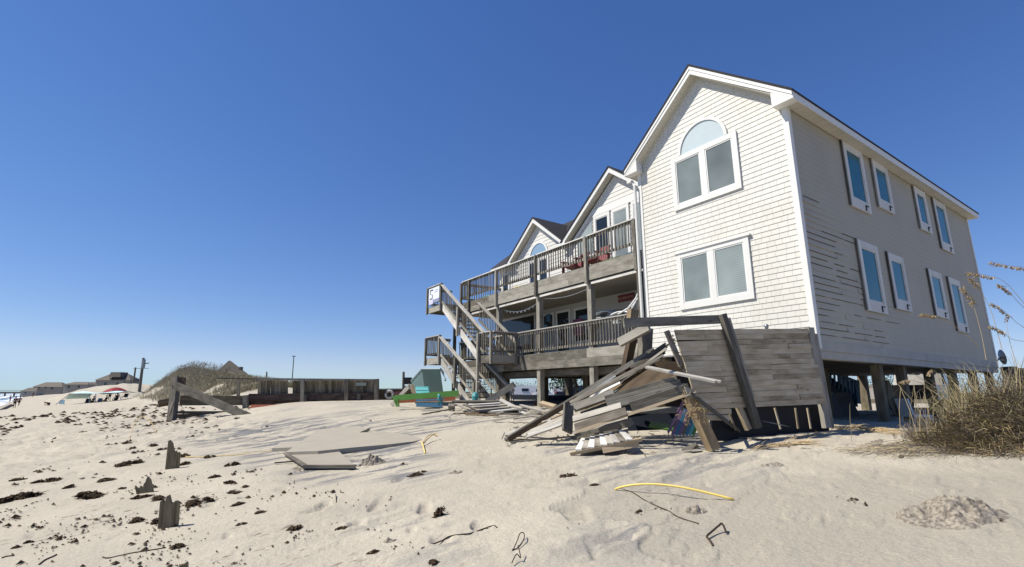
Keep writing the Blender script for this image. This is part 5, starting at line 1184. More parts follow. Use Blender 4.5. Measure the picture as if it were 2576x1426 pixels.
dboard('red_lumber', 'shorter red stained board stacked on the red beam', 'board', (632, 1022, 25.7), (730, 1021, 25.8), 6, M_RED, (0, -1, .4), .15)
dboard('lumber', 'weathered log lying on the dune edge behind the broken frame', 'log', (398, 1016, 27), (438, 1008, 27.5), 13, M_BROWN, (0, -1, .4), .25)

# ------------------------------------------------------------------ far buildings, poles, pier
def gable_house(name, label, x0, x1, ybase, yeave, yridge, Y, dep, roofdir='x', wins=()):
    a = at(x0, ybase, Y); b = at(x1, ybase, Y); e = at(x0, yeave, Y).z; r = at(x0, yridge, Y).z; z0 = a.z - 2
    hs = thing(name, label, 'house', (a.x, Y, a.z)); X0, X1 = a.x, b.x; D = dep; ov = .03 * (X1 - X0)
    m = MB(); m.hexa([(X0, Y, z0), (X1, Y, z0), (X1, Y + D, z0), (X0, Y + D, z0), (X0, Y, e), (X1, Y, e), (X1, Y + D, e), (X0, Y + D, e)]); m.build('wall', M_FARWALL, hs)
    m = MB()
    if roofdir == 'x':     # ridge along x, hipped ends
        i = .22 * (X1 - X0); v = [(X0 - ov, Y - ov, e), (X1 + ov, Y - ov, e), (X1 + ov, Y + D + ov, e), (X0 - ov, Y + D + ov, e), (X0 + i, Y + D / 2, r), (X1 - i, Y + D / 2, r)]
        m.v += [Vector(q) for q in v]
        for f in ((0, 1, 5, 4), (1, 2, 5), (2, 3, 4, 5), (3, 0, 4), (0, 3, 2, 1)): m.face(f, None, random.random())
    else:
        mx = (X0 + X1) / 2
        for sgx in (X0 - ov, X1 + ov): m.hexa([(mx, Y - ov, r - .2), (mx, Y + D, r - .2), (sgx, Y + D, e - .2), (sgx, Y - ov, e - .2), (mx, Y - ov, r), (mx, Y + D, r), (sgx, Y + D, e), (sgx, Y - ov, e)])
        m.prism([(X0, Y + .3, e - .05), (X1, Y + .3, e - .05), (mx, Y + .3, r - .2)], (0, .3, 0))
    m.build('roof', M_FARROOF, hs)
    for wx0, wx1, wy0, wy1 in wins:
        p = at(wx0, wy1, Y); q = at(wx1, wy0, Y); m = MB(); m.box(p.x, q.x, Y - .12, Y + .1, p.z, q.z); m.build('window', M_GLASSD, hs)
    return hs
gable_house('beach_house', 'long grey house farthest down the beach beside the pier', 80, 153, 990, 973, 961, 380, 9, 'x', [(96, 101, 972, 976), (112, 117, 971, 977), (128, 134, 974, 979), (84, 88, 976, 982)])
gable_house('beach_hut', 'low brown hut at the landward end of the pier', 50, 90, 993, 984, 975, 360, 6, 'x', [(62, 66, 986, 990)])
gable_house('beach_house', 'low flat roofed house just left of the big far house', 158, 218, 982, 967, 960, 300, 7, 'x', [(170, 176, 970, 975), (195, 201, 970, 975)])
bh = gable_house('beach_house', 'biggest far house, grey with a stepped roof above the sand heap', 236, 322, 985, 956, 940, 240, 7, 'x', [(276, 283, 950, 956), (292, 297, 962, 970), (262, 268, 962, 969), (310, 316, 960, 968)])
m = MB(); p = at(318, 990, 244); q = at(343, 952, 244); m.box(p.x, q.x, 242, 247, p.z - 2, q.z); m.build('annex', M_FARWALL, bh)
m = MB(); p = at(268, 948, 238); q = at(300, 935.5, 238); m.hexa([(p.x, 239, p.z), (q.x, 239, p.z), (q.x, 245, p.z), (p.x, 245, p.z), (p.x + .5, 239.5, q.z), (q.x - .5, 239.5, q.z), (q.x - .5, 244, q.z), (p.x + .5, 244, q.z)]); m.build('upper_roof', M_FARROOF, bh)
gable_house('beach_house', 'low roof between the flat roofed house and the biggest far house', 214, 240, 980, 965, 960, 320, 5, 'x', [(222, 226, 968, 972)])
pv = thing('pavilion', 'hip roofed pavilion with a small chimney behind the grassy dune', 'pavilion', at(585, 960, 62))
apx = at(575, 907, 66); e = [at(528, 950, 58), at(638, 950, 60), at(650, 950, 78), at(540, 950, 76)]; zz = e[0].z
m = MB(); m.v += [Vector((q.x, q.y, zz)) for q in e] + [apx, apx + Vector((.15, .2, 0))]
for f in ((0, 1, 5, 4), (1, 2, 5), (2, 3, 4, 5), (3, 0, 4), (0, 3, 2, 1)): m.face(f, None, random.random())
m.build('roof', plain('dark cedar roof', (.085, .075, .06), .9, .2, .25, 2), pv)
m = MB(); q = at(608, 930, 63); m.box(q.x - .14, q.x + .14, 62.6, 63.0, q.z - 1, q.z + .35); m.build('chimney', M_FARROOF, pv)
m = MB(); m.hexa([(e[0].x + .6, 59, zz - 3), (e[1].x - .6, 60.5, zz - 3), (e[2].x - .6, 77, zz - 3), (e[3].x + .6, 75, zz - 3), (e[0].x + .6, 59, zz - .02), (e[1].x - .6, 60.5, zz - .02), (e[2].x - .6, 77, zz - .02), (e[3].x + .6, 75, zz - .02)]); m.build('wall', M_FARWALL, pv)
def pole(name, label, x0, y0, x1, y1, Y, r, extra=None):
    a = at(x0, y0, Y); b = at(x1, y1, Y); a = Vector((a.x, a.y, min(a.z, gz(a.x, a.y)) - .5)); rt = thing(name, label, 'pole', a)
    m = MB(); m.tube([a, b], [r, r * .75], 8, .4); m.build('shaft', M_DARK, rt)
    if extra: extra(rt, a, b)
    return rt
def xarm(rt, a, b):
    d = (b - a).normalized()
    for k, z in enumerate((.62, .70, .78)):
        m = MB(); p = a.lerp(b, .74 + .07 * k); m.tube([p + Vector((.5, -.4, -.3)), p + Vector((.5, -.4, .55))], .28, 8); m.build('transformer', M_METAL, rt)
    m = MB(); p = a.lerp(b, .83); m.board(p, p + Vector((1.6, -.5, .15)), .18, .15); m.build('bracket', M_DARK, rt)
pole('utility_pole', 'tall leaning utility pole with grey transformers at the left end of the dune', 352, 975, 361, 900, 105, .30, xarm)
pole('utility_pole', 'shorter leaning utility pole beside the tall one', 335, 970, 341, 924, 150, .28, lambda rt, a, b: [m := MB(), m.board(b + Vector((-.6, 0, -.3)), b + Vector((4, 0, -.3)), .15, .12), m.build('cross_arm', M_DARK, rt)])
pole('lattice_mast', 'thin tall mast rising behind the long low fence', 733, 985, 739, 896, 90, .10, lambda rt, a, b: [m := MB(), m.board(b + Vector((-.3, 0, 0)), b + Vector((.3, 0, 0)), .15, .15), m.build('mast_head', M_METAL, rt)])
pole('pole', 'short thin pole above the left end of the long low fence', 671, 975, 671, 935, 80, .14)
pole('lamp_pole', 'dark lamp pole behind the low wall, left of the teal tub', 1015, 985, 1015, 935, 45, .14, lambda rt, a, b: [m := MB(), m.box(b.x + .1, b.x + .75, b.y - .2, b.y + .2, b.z - 1.1, b.z - .5), m.build('lamp_head', M_BLACK, rt)])
m = MB(); p = at(1018, 970, 36); q = at(1040, 1000, 36); m.box(p.x, q.x, 36, 37, q.z - .3, p.z); tag(m.build('shed', M_DARK), 'small dark shed behind the low wall', 'shed')
pier = thing('pier', 'long fishing pier standing in the sea at the far left', 'pier', at(30, 992, 420))
m = MB(); a = at(60, 987, 400); b = at(-260, 987, 440); m.board(a, b, 5, 1.2, (0, 0, 1)); m.build('deck', M_DARK, pier)
for k in range(16):
    m = MB(); p = a.lerp(b, k / 15); m.tube([p + Vector((0, 0, -8)), p], .55, 6); m.build('pile', M_DARK, pier)
m = MB(); m.board(a + Vector((0, 0, 1.6)), b + Vector((0, 0, 1.6)), .3, .3); m.build('rail', M_DARK, pier)

# ------------------------------------------------------------------ people on the beach
def skin_body(name, joints, edges, radii, mat, parent):
    me = bpy.data.meshes.new(name); Ri = RM[parent.name].inverted()
    me.from_pydata([tuple(Ri @ Vector(j)) for j in joints], edges, []); o = bpy.data.objects.new(name, me); COL.objects.link(o)
    md = o.modifiers.new('skin', 'SKIN'); me.skin_vertices.new() if not me.skin_vertices else None
    for i, r in enumerate(radii): me.skin_vertices[0].data[i].radius = (r, r)
    me.skin_vertices[0].data[0].use_root = True
    sb = o.modifiers.new('sub', 'SUBSURF'); sb.levels = 1; sb.render_levels = 1
    dg = bpy.context.evaluated_depsgraph_get(); bpy.context.view_layer.update()
    me2 = bpy.data.meshes.new_from_object(o.evaluated_get(dg)); bpy.data.objects.remove(o)
    me2.materials.clear(); me2.materials.append(mat); o = bpy.data.objects.new(name, me2); COL.objects.link(o); o.parent = parent; RM[o.name] = RM[parent.name]
    return o
POSES = {
 'stand': dict(pel=(0, 0, .92), chest=(0, .02, 1.30), neck=(0, .02, 1.46), head=(0, -.01, 1.62), kL=(-.10, -.02, .48), fL=(-.11, .0, .05), kR=(.10, -.04, .48), fR=(.13, .02, .05), eL=(-.27, .0, 1.13), hL=(-.26, -.10, .90), eR=(.27, .02, 1.13), hR=(.28, -.08, .88)),
 'walk': dict(pel=(0, 0, .91), chest=(.0, .0, 1.29), neck=(0, -.02, 1.45), head=(0, -.05, 1.61), kL=(-.10, -.16, .50), fL=(-.11, -.22, .06), kR=(.10, .08, .50), fR=(.11, .32, .10), eL=(-.25, .12, 1.12), hL=(-.24, .10, .88), eR=(.25, -.12, 1.13), hR=(.23, -.28, .96)),
 'bend': dict(pel=(0, 0, .88), chest=(-.38, 0, 1.0), neck=(-.52, 0, 1.0), head=(-.66, 0, .96), kL=(.02, -.10, .46), fL=(.02, -.12, .05), kR=(.06, .10, .46), fR=(.04, .12, .05), eL=(-.45, -.14, .72), hL=(-.47, -.10, .48), eR=(-.42, .14, .74), hR=(-.50, .10, .50)),
 'sit': dict(pel=(0, 0, .30), chest=(.10, .05, .66), neck=(.12, .04, .82), head=(.10, 0, .98), kL=(-.38, -.10, .42), fL=(-.75, -.10, .06), kR=(-.38, .12, .40), fR=(-.72, .12, .06), eL=(-.02, -.24, .48), hL=(-.22, -.20, .36), eR=(.0, .26, .48), hR=(-.2, .22, .36)),
}
def person(label, px, py, Y, pose, top, bottom, rot=0, sc=1.0, group='people on the far beach'):
    p = at(px, py, Y); g = Vector((p.x, p.y, gz(p.x, p.y))) if py is None else p
    rt = thing('person', label, 'person', g, 0, group); c, s = cos(rot), sin(rot)
    J = {k: g + Vector(((x * c - y * s) * sc, (x * s + y * c) * sc, z * sc)) for k, (x, y, z) in POSES[pose].items()}
    pel, che = J['pel'], J['chest']; ax = (J['eR'] - J['eL']).normalized()
    hip = lambda q: pel + ax * (.09 * q * sc) + Vector((0, 0, -.03)); sh = lambda q: che + (J['neck'] - che) * .55 + ax * (.19 * q * sc)
    jl = [pel, che, J['neck'], J['head'], J['head'] + (J['head'] - J['neck']).normalized() * .09 * sc, hip(-1), J['kL'], J['fL'], hip(1), J['kR'], J['fR'], sh(-1), J['eL'], J['hL'], sh(1), J['eR'], J['hR']]
    fwd = Vector((-ax.y, ax.x, 0)) * -1
    jl += [J['fL'] + fwd * .16 * sc, J['fR'] + fwd * .16 * sc]
    ed = [(0, 1), (1, 2), (2, 3), (3, 4), (0, 5), (5, 6), (6, 7), (0, 8), (8, 9), (9, 10), (1, 11), (11, 12), (12, 13), (1, 14), (14, 15), (15, 16), (7, 17), (10, 18)]
    rd = [q * sc for q in (.13, .14, .06, .095, .075, .09, .06, .045, .09, .06, .045, .06, .045, .035, .06, .045, .035, .03, .03)]
    skin_body('body', jl, ed, rd, M_SKIN, rt)
    skin_body('shorts', [pel, hip(-1), hip(-1).lerp(J['kL'], .7), hip(1), hip(1).lerp(J['kR'], .7)], [(0, 1), (1, 2), (0, 3), (3, 4)], [q * sc for q in (.145, .105, .085, .105, .085)], bottom, rt)
    if top: skin_body('shirt', [pel.lerp(che, .25), che, sh(-1), sh(-1).lerp(J['eL'], .6), sh(1), sh(1).lerp(J['eR'], .6)], [(0, 1), (1, 2), (2, 3), (1, 4), (4, 5)], [q * sc for q in (.145, .155, .085, .07, .085, .07)], top, rt)
    m = MB(); h = J['head']; m.lathe(h + Vector((0, .012, .0)) , [(.098 * sc, .0), (.105 * sc, .05 * sc), (.085 * sc, .12 * sc), (.03 * sc, .155 * sc), (0, .158 * sc)], 10); m.build('hair', M_DARKCLOTH, rt, True)
    return rt
person('person in dark shorts and top standing at the water edge with head up', 35, 1026, 84, 'stand', M_DARKCLOTH, M_DARKCLOTH, .4, 1.06)
person('person in a purple top standing right of the one in dark clothes', 46, 1022, 90, 'walk', M_PURPLE, M_DARKCLOTH, 1.2, 1.0)
person('person farther off, standing in the wash at the left', 24, 1012, 125, 'stand', M_DARKCLOTH, M_PURPLE, 2, 1.0)
person('person in dark swimwear bending far over on the open beach', 120, 1028, 82, 'bend', None, M_DARKCLOTH, 0, 1.0)
person('tiny person walking on the far beach left of the canopy', 82, 999, 190, 'walk', M_DARKCLOTH, M_DARKCLOTH, 1)
person('person sitting in the shade under the white end of the canopy', 264, 1013, 77.5, 'sit', M_DARKCLOTH, M_DARKCLOTH, .2)
person('person sitting low in the middle under the canopy', 232, 1015, 78, 'sit', M_PURPLE, M_DARKCLOTH, .1)
person('person standing under the left edge of the red umbrella', 274, 1008, 80, 'stand', M_DARKCLOTH, M_DARKCLOTH, .3, .95)
person('person sitting under the middle of the red umbrella', 292, 1007, 80, 'sit', M_DARKCLOTH, M_PURPLE, -.3)
lm_ = MB(); a = at(2, 1032, 82); b = at(32, 1018, 84); lm_.board(a, b, .55, .1, (.3, -1, .4)); tag(lm_.build('surfboard', M_DARKCLOTH), 'dark board held by the people at the water edge', 'surfboard')

# ------------------------------------------------------------------ canopy, umbrella, beach gear
cy = thing('beach_canopy', 'pale aqua beach canopy on thin poles below the sand heap', 'canopy', at(235, 1012, 78))
pts = [at(163, 1004, 78), at(177, 988, 77), at(205, 990.5, 77), at(240, 990, 77), at(262, 986.5, 77), at(298, 988, 77)]
m = MB(); nb = len(pts)
for i, p in enumerate(pts):
    for j in range(5): m.v.append(p + Vector((j * .25, j * .75, .16 * sin(pi * j / 4) - .1 * sin(i * 2 + j))))
for i in range(nb - 1):
    for j in range(4): m.face([i * 5 + j, i * 5 + j + 1, (i + 1) * 5 + j + 1, (i + 1) * 5 + j], None, .2 + .15 * i)
m.build('cloth', M_CANOPY, cy, True)
for x, y0, x1 in ((226, 990, 224), (241, 990, 239), (298, 988, 309), (177, 989, 140)):
    m = MB(); m.tube([at(x, y0, 77.2), at(x1, 1018, 76.6)], .05, 6); m.build('pole', M_METAL, cy)
def fold_chair(label, px, py, Y, mat, rot):
    g = at(px, py, Y); rt = thing('beach_chair', label, 'chair', g, 0, 'beach chairs on the far beach'); c, s = cos(rot), sin(rot)
    R = lambda x, y, z: g + Vector((x * c - y * s, x * s + y * c, z))
    m = MB(); m.hexa([R(-.3, -.3, .28), R(.3, -.3, .28), R(.3, .3, .24), R(-.3, .3, .24), R(-.3, -.3, .32), R(.3, -.3, .32), R(.3, .3, .28), R(-.3, .3, .28)]); m.build('seat', mat, rt)
    m = MB(); m.hexa([R(-.3, .28, .26), R(.3, .28, .26), R(.3, .32, .24), R(-.3, .32, .24), R(-.3, .6, .85), R(.3, .6, .85), R(.3, .64, .83), R(-.3, .64, .83)]); m.build('backrest', mat, rt)
    for x in (-.31, .31):
        m = MB(); m.tube([R(x, -.35, 0), R(x, .35, .5)], .02, 5); m.tube([R(x, .45, 0), R(x, -.3, .45)], .02, 5); m.build('leg', M_METAL, rt)
fold_chair('dark low beach chair at the left end under the canopy', 217, 1017, 77, M_DARKCLOTH, .4); fold_chair('blue low beach chair right of the dark one under the canopy', 245, 1016, 77.4, M_BLUE, .2)
fold_chair('dark beach chair at the right end of the canopy', 283, 1014, 77.4, M_DARKCLOTH, -.2); fold_chair('blue beach chair right of the red umbrella people', 312, 1003, 81, M_DKBLUE, .2); fold_chair('aqua beach chair alone on the sand left of the canopy', 154, 1020, 79, M_CANOPY, .7)
m = MB()
for k in range(7): 
    p = at(228 + k * 10, 1017 - .5 * k, 77); m.lathe(p, [(.35, -.1), (.42, .12), (.2, .34), (0, .38)], 7)
tag(m.build('beach_bags', M_DARKCLOTH), 'heap of dark bags and towels in the canopy shade', 'bags', kind='stuff')
um = thing('beach_umbrella', 'red beach umbrella in front of the sand heap', 'umbrella', at(295, 1006, 80))
c = at(293, 974, 80); m = MB(); m.lathe(c, [(0, 0), (.55, -.10), (1.15, -.36), (1.6, -.72), (1.56, -.82)], 10); m.build('canopy', M_REDCLOTH, um)
for k in range(10):
    a = 2 * pi * k / 10; m = MB(); m.tube([c + Vector((0, 0, -.1)), c + Vector((1.1 * cos(a), 1.1 * sin(a), -.44)), c + Vector((1.5 * cos(a), 1.5 * sin(a), -.80))], .012, 4); m.build('rib', M_METAL, um)
m = MB(); m.tube([c, Vector((c.x + .1, c.y, c.z - 2.6))], .03, 6); m.build('pole', M_METAL, um)

# ------------------------------------------------------------------ grasses
def dune_grass():
    m = MB(); rg = random.Random(11); cnt = 0
    while cnt < 13000:
        a = rg.uniform(42, 108); c = rg.gauss(10.5, 3.0); x = -.643 * a + .766 * c; y = .766 * a + .643 * c
        if c < 5.5 or (c < 8 and a > 84 and rg.random() < .8): continue
        z = gz(x, y); 
        if float(fbm(x * .5, y * .5, 141)) < .36: continue
        h = rg.uniform(.25, .6) * (1.2 if c > 8 else .8); th = rg.random() * 2 * pi; d = Vector((cos(th), sin(th), 0)); p = Vector((x, y, z - .05))
        for _ in range(3):
            th += rg.uniform(.5, 2.5); d = Vector((cos(th), sin(th), 0)); l = rg.uniform(.25, .6); q0 = p + Vector((rg.gauss(0, .15), rg.gauss(0, .15), 0))
            m.ribbon([q0, q0 + d * h * l * .4 + Vector((0, 0, h * .7)), q0 + d * h * l + Vector((0, 0, h))], .055, (.8, -.6, 0), min(1, max(0, rg.gauss(.45, .28))))
        cnt += 1
    tag(m.build('dune_grass', M_DUNEG), 'olive and tan grass covering the far dune', 'grass', kind='stuff')
    s = MB()
    for _ in range(650):
        a = rg.uniform(64, 104); c = rg.gauss(11.3, 1.8); x = -.643 * a + .766 * c; y = .766 * a + .643 * c; z = gz(x, y); h = rg.uniform(.6, 1.35); l = rg.gauss(.12, .14)
        p = Vector((x, y, z)); t = p + Vector((l, -.1, h)); s.ribbon([p, p + Vector((l * .3, 0, h * .55)), t], .025, (.8, -.6, 0), .1, .6)
        for k in range(4): q = t + Vector((rg.uniform(-.12, .2), 0, rg.uniform(-.28, .1))); s.ribbon([q, q + Vector((rg.uniform(.02, .16), 0, .12)), q + Vector((rg.uniform(.05, .2), 0, .2))], .07, (.8, -.6, 0), .05, .3)
    tag(s.build('sea_oat_stand', M_DUNEG), 'stand of tall sea oats along the crest of the far dune', 'sea oats', kind='stuff')
dune_grass()
def tuft():
    rg = random.Random(3); m = MB()
    def blade(p, d, h, lean, wd, tone, droop=.35):
        q = [p, p + d * lean * .25 + Vector((0, 0, h * .5)), p + d * lean * .65 + Vector((0, 0, h * .88)), p + d * lean + Vector((0, 0, h * (1 - droop * rg.random())))]
        m.ribbon(q, wd, (.75, -.5, .2), tone)
    tufts = []
    for _ in range(40):
        x = rg.uniform(6.05, 8.9); y = rg.uniform(6.65, 8.3); e = ((x - 7.45) / 1.45) ** 2 + ((y - 7.45) / 1.0) ** 2
        if e > 1: continue
        hh = (.34 + .30 * sstep(6.2, 7.1, x)) * rg.uniform(.55, 1.35) * (1 - .35 * e); tufts.append((x, y, hh, rg.uniform(.06, .17), rg.choice((.05, .15, .45, .5, .58, .62, .85, .95)), rg.gauss(3.0, 1.0)))
    tufts.append((6.85, 7.6, .80, .15, .55, 2.6)); tufts.append((7.1, 7.7, .70, .15, .62, 2.2)); tufts.append((7.6, 7.7, .62, .16, .5, 3.3))
    for _ in range(5600):                                  # standing blades in separate tufts
        tx, ty, hh, sp, tn, lean = rg.choice(tufts); x = rg.gauss(tx, sp); y = rg.gauss(ty, sp * .9)
        th = lean + rg.gauss(0, 1.0); k = ((x - tx) ** 2 + (y - ty) ** 2) / (sp * sp); h = hh * rg.uniform(.4, 1.2) * max(.35, 1 - .18 * k)
        blade(Vector((x, y, gz(x, y) - .03)), Vector((cos(th), sin(th), 0)), h, h * rg.uniform(.1, 1.15), rg.choice((.006, .008, .011, .017)), min(1, max(0, tn + rg.gauss(0, .17))), .55)
    for _ in range(10500):                                  # tangled dry stems and roots hanging over the edge
        x = rg.gauss(7.15, .75); y = rg.gauss(6.95, .34); e = ((x - 7.3) / 1.6) ** 2 + ((y - 7.05) / .9) ** 2
        if e > 1: continue
        z = gz(x, y) + rg.random() ** 1.4 * .50 * (1 - e); th = rg.gauss(3.4, .9); l = rg.uniform(.10, .42); d = Vector((cos(th), sin(th) * .6, rg.gauss(-.12, .22))) * l
        p = Vector((x, y, z)); q = p + d; q.z = max(q.z, gz(q.x, q.y) + .005)
        tone = min(1, max(0, (.10 if rg.random() < .52 else .86) + rg.gauss(0, .16)))
        m.ribbon([p, p.lerp(q, .5) + Vector((0, rg.gauss(0, .03), rg.gauss(.03, .03))), q], rg.uniform(.006, .012), (.1, -.6, .75), tone, .5)
    for _ in range(900):
        x = rg.gauss(5.75, .42); y = rg.gauss(7.1, .22); th = rg.gauss(3.2, .7); l = rg.uniform(.1, .4); p = Vector((x, y, gz(x, y) + .015 + .04 * rg.random())); q = p + Vector((cos(th), sin(th), 0)) * l; q.z = gz(q.x, q.y) + .012
        m.ribbon([p, p.lerp(q, .5) + Vector((0, 0, .02)), q], .008, (0, .7, .7), rg.choice((.1, .2, .85)), .4)
    for _ in range(240):                                   # long leaves standing clear of the clump
        x = rg.gauss(7.2, .6); y = rg.gauss(7.5, .4); th = rg.gauss(.3, 1.2); h = rg.uniform(.6, 1.05)
        blade(Vector((x, y, gz(x, y))), Vector((cos(th), sin(th), 0)), h, h * rg.uniform(.2, .8), .008, min(1, max(0, rg.gauss(.5, .3))), .1)
    tag(m.build('beach_grass', M_GRASS), 'matted clump of dry and green beach grass on the hummock', 'grass', kind='stuff')
tuft()
def oat(label, pts, Y, hl):
    """one sea oat: measured stem from the foot to the drooping tip, seed head over the last part"""
    P = [at(x, y, Y) for x, y in pts]; root = thing('sea_oat', label, 'sea oat', P[0], 0, 'sea oats rising from the grass clump'); out = []
    for i in range(len(P) - 1):
        a, b, c, d = P[max(i - 1, 0)], P[i], P[i + 1], P[min(i + 2, len(P) - 1)]
        for k in range(6):
            t = k / 6; out.append(.5 * ((2 * b) + (c - a) * t + (2 * a - 5 * b + 4 * c - d) * t * t + (3 * b - a - 3 * c + d) * t ** 3))
    out.append(P[-1]); m = MB(); m.tube(out, [.0045 - .003 * i / len(out) for i in range(len(out))], 5, .6); m.build('stem', M_OAT, root)
    m = MB(); n = len(out); k0 = int(n * (1 - hl))
    for i in range(k0, n - 1):
        for _ in range(7):
            p = out[i].lerp(out[i + 1], random.random()); d = (out[i + 1] - out[i]).normalized(); v = d * .6 + Vector((random.gauss(0, .3), random.gauss(0, .3), -.75 + random.gauss(0, .25))); v.normalize(); l = random.uniform(.025, .05)
            s = v.cross(Vector((.2, 1, .1))).normalized(); q = p + v * .012; m.hexa([q, q + s * .006, q + s * .006 + Vector((0, .004, 0)), q + Vector((0, .004, 0)), q + v * l - s * .004, q + v * l + s * .008, q + v * l + s * .008 + Vector((0, .004, 0)), q + v * l - s * .004 + Vector((0, .004, 0))], random.random())
    m.build('seed_head', M_OAT, root)
oat('sea oat with its straw head low against the house side, leftmost of the group', [(2460, 870), (2425, 838), (2370, 800), (2345, 792), (2317, 788)], 6.9, .34)
oat('sea oat with a curved straw head in front of the last lower window', [(2480, 905), (2470, 850), (2452, 780), (2440, 748), (2420, 722)], 7.0, .42)
oat('sea oat with a thin head crossing the far house corner', [(2520, 880), (2495, 790), (2476, 748), (2456, 715), (2442, 700)], 7.3, .36)
oat('tallest sea oat arching left over the house corner with a long loose head', [(2620, 880), (2590, 790), (2560, 745), (2520, 705), (2470, 690), (2433, 684)], 7.0, .34)
oat('sea oat with a heavy head cut by the right edge, highest in the sky', [(2720, 860), (2690, 740), (2640, 685), (2590, 674), (2540, 668), (2489, 657)], 6.6, .38)
oat('sea oat with a short dense head against the sky right of the house', [(2640, 850), (2600, 800), (2556, 755), (2535, 730), (2513, 715)], 7.2, .35)
oat('sea oat with a drooping head in the sky below the short dense one', [(2610, 880), (2580, 830), (2555, 810), (2525, 782), (2495, 762)], 7.4, .4)
oat('sea oat with a ragged head just right of the far house corner', [(2640, 900), (2600, 865), (2545, 853), (2520, 832), (2490, 818)], 7.3, .36)
oat('short sea oat with a pale head in front of the pilings', [(2350, 1000), (2330, 970), (2305, 960), (2286, 955), (2268, 958)], 7.1, .3)
oat('short sea oat with a pale hooked head left of the grass clump top', [(2368, 985), (2362, 955), (2354, 936), (2342, 930), (2335, 938)], 7.2, .3)
oat('bare sea oat stem standing in the sky at the right', [(2560, 930), (2545, 880), (2535, 840), (2530, 800)], 7.3, .1)

# ------------------------------------------------------------------ under and behind the house
dk = hthing('tarped_boat', 'dark blue boat hull stored under the house behind the porch posts', 'boat', (5, 13.5, -.5))
m = H(); m.hexa([(4.2, 9.2, -.75), (4.2, 16.8, -.75), (5.6, 16.8, -.75), (5.6, 9.2, -.75), (4.0, 9.0, -.14), (4.0, 17.2, -.10), (5.8, 17.2, -.10), (5.8, 9.0, -.14)]); m.build('hull', M_DKBLUE, dk)
m = H(); m.box(3.96, 4.02, 9.0, 17.2, -.16, -.11); m.build('gunwale', M_NAVY, dk)
sh_ = hthing('dark_filler', 'added black storage pile in the dark under the house', 'filler', (4.6, 2.6, -.7))  # black mass added to darken the space between the pilings
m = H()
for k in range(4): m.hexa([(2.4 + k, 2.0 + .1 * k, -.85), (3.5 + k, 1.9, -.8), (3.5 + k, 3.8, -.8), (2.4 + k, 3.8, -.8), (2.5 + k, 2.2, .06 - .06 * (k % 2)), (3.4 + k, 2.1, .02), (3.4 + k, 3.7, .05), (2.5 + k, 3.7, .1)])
m.build('dark_mass', M_BLACK, sh_)
bs = thing('blue_staircase', 'blue painted staircase seen through the gap under the house', 'staircase', at(2120, 1020, 19.5))
m = MB(); m.board(at(2060, 948, 19.5), at(2150, 1015, 19.5), .55, .05, (0, -1, 0)); m.board(at(2130, 990, 19.9), at(2152, 990, 19.9), 1.0, .05, (0, -1, 0)); m.build('stringer', M_DKBLUE, bs)
m = MB(); m.board(at(2062, 925, 19.4), at(2156, 960, 19.4), .09, .05, (0, -1, 0)); m.board(at(2154, 956, 19.4), at(2158, 1015, 19.4), .14, .1, (0, -1, 0)); m.build('handrail', M_BLUE, bs)
for k in range(9):
    m = MB(); m.board(at(2068 + k * 10, 929 + k * 3.6, 19.45), at(2069 + k * 10, 950 + k * 7, 19.45), .06, .05, (0, -1, 0)); m.build('baluster', M_BLUE, bs)
wsr = thing('wooden_steps', 'grey wooden steps standing between the pilings', 'steps', at(2245, 1052, 15.5))
m = MB(); m.board(at(2222, 962, 15.5), at(2262, 1040, 15.5), .42, .05, (.3, -1, 0)); m.build('stringer', M_GREYGREEN, wsr)
m = MB(); m.board(at(2224, 956, 15.4), at(2231, 1045, 15.4), .09, .09, (.3, -1, 0)); m.board(at(2256, 1000, 15.4), at(2262, 1052, 15.4), .09, .09, (.3, -1, 0)); m.build('post', M_GREYGREEN, wsr)
m = MB()
for k in range(5): m.board(at(2226 + k * 8, 985 + k * 15, 15.6), at(2246 + k * 5, 985 + k * 15, 16.2), .25, .04, (0, 0, 1))
m.build('treads', M_GREYGREEN, wsr)
wc = thing('white_chair', 'white plastic chair beside the pilings at the grass clump', 'chair', at(2305, 1066, 12.6))
P0 = at(2305, 1046, 12.6)
m = MB(); m.box(P0.x - .22, P0.x + .24, P0.y - .2, P0.y + .25, P0.z - .02, P0.z + .03); m.build('seat', M_WPLASTIC, wc)
m = MB(); m.hexa([P0 + Vector(q) for q in ((-.24, -.2, .03), (-.2, -.2, .03), (-.2, .22, .03), (-.24, .22, .03), (-.33, -.2, .42), (-.29, -.2, .42), (-.29, .22, .42), (-.33, .22, .42))]); m.build('backrest', M_WPLASTIC, wc)
for q in ((-.2, -.18), (.2, -.18), (.2, .2), (-.2, .2)): m = MB(); m.tube([P0 + Vector((q[0], q[1], 0)), P0 + Vector((q[0] * 1.1, q[1] * 1.1, -.30))], .025, 6); m.build('leg', M_WPLASTIC, wc)
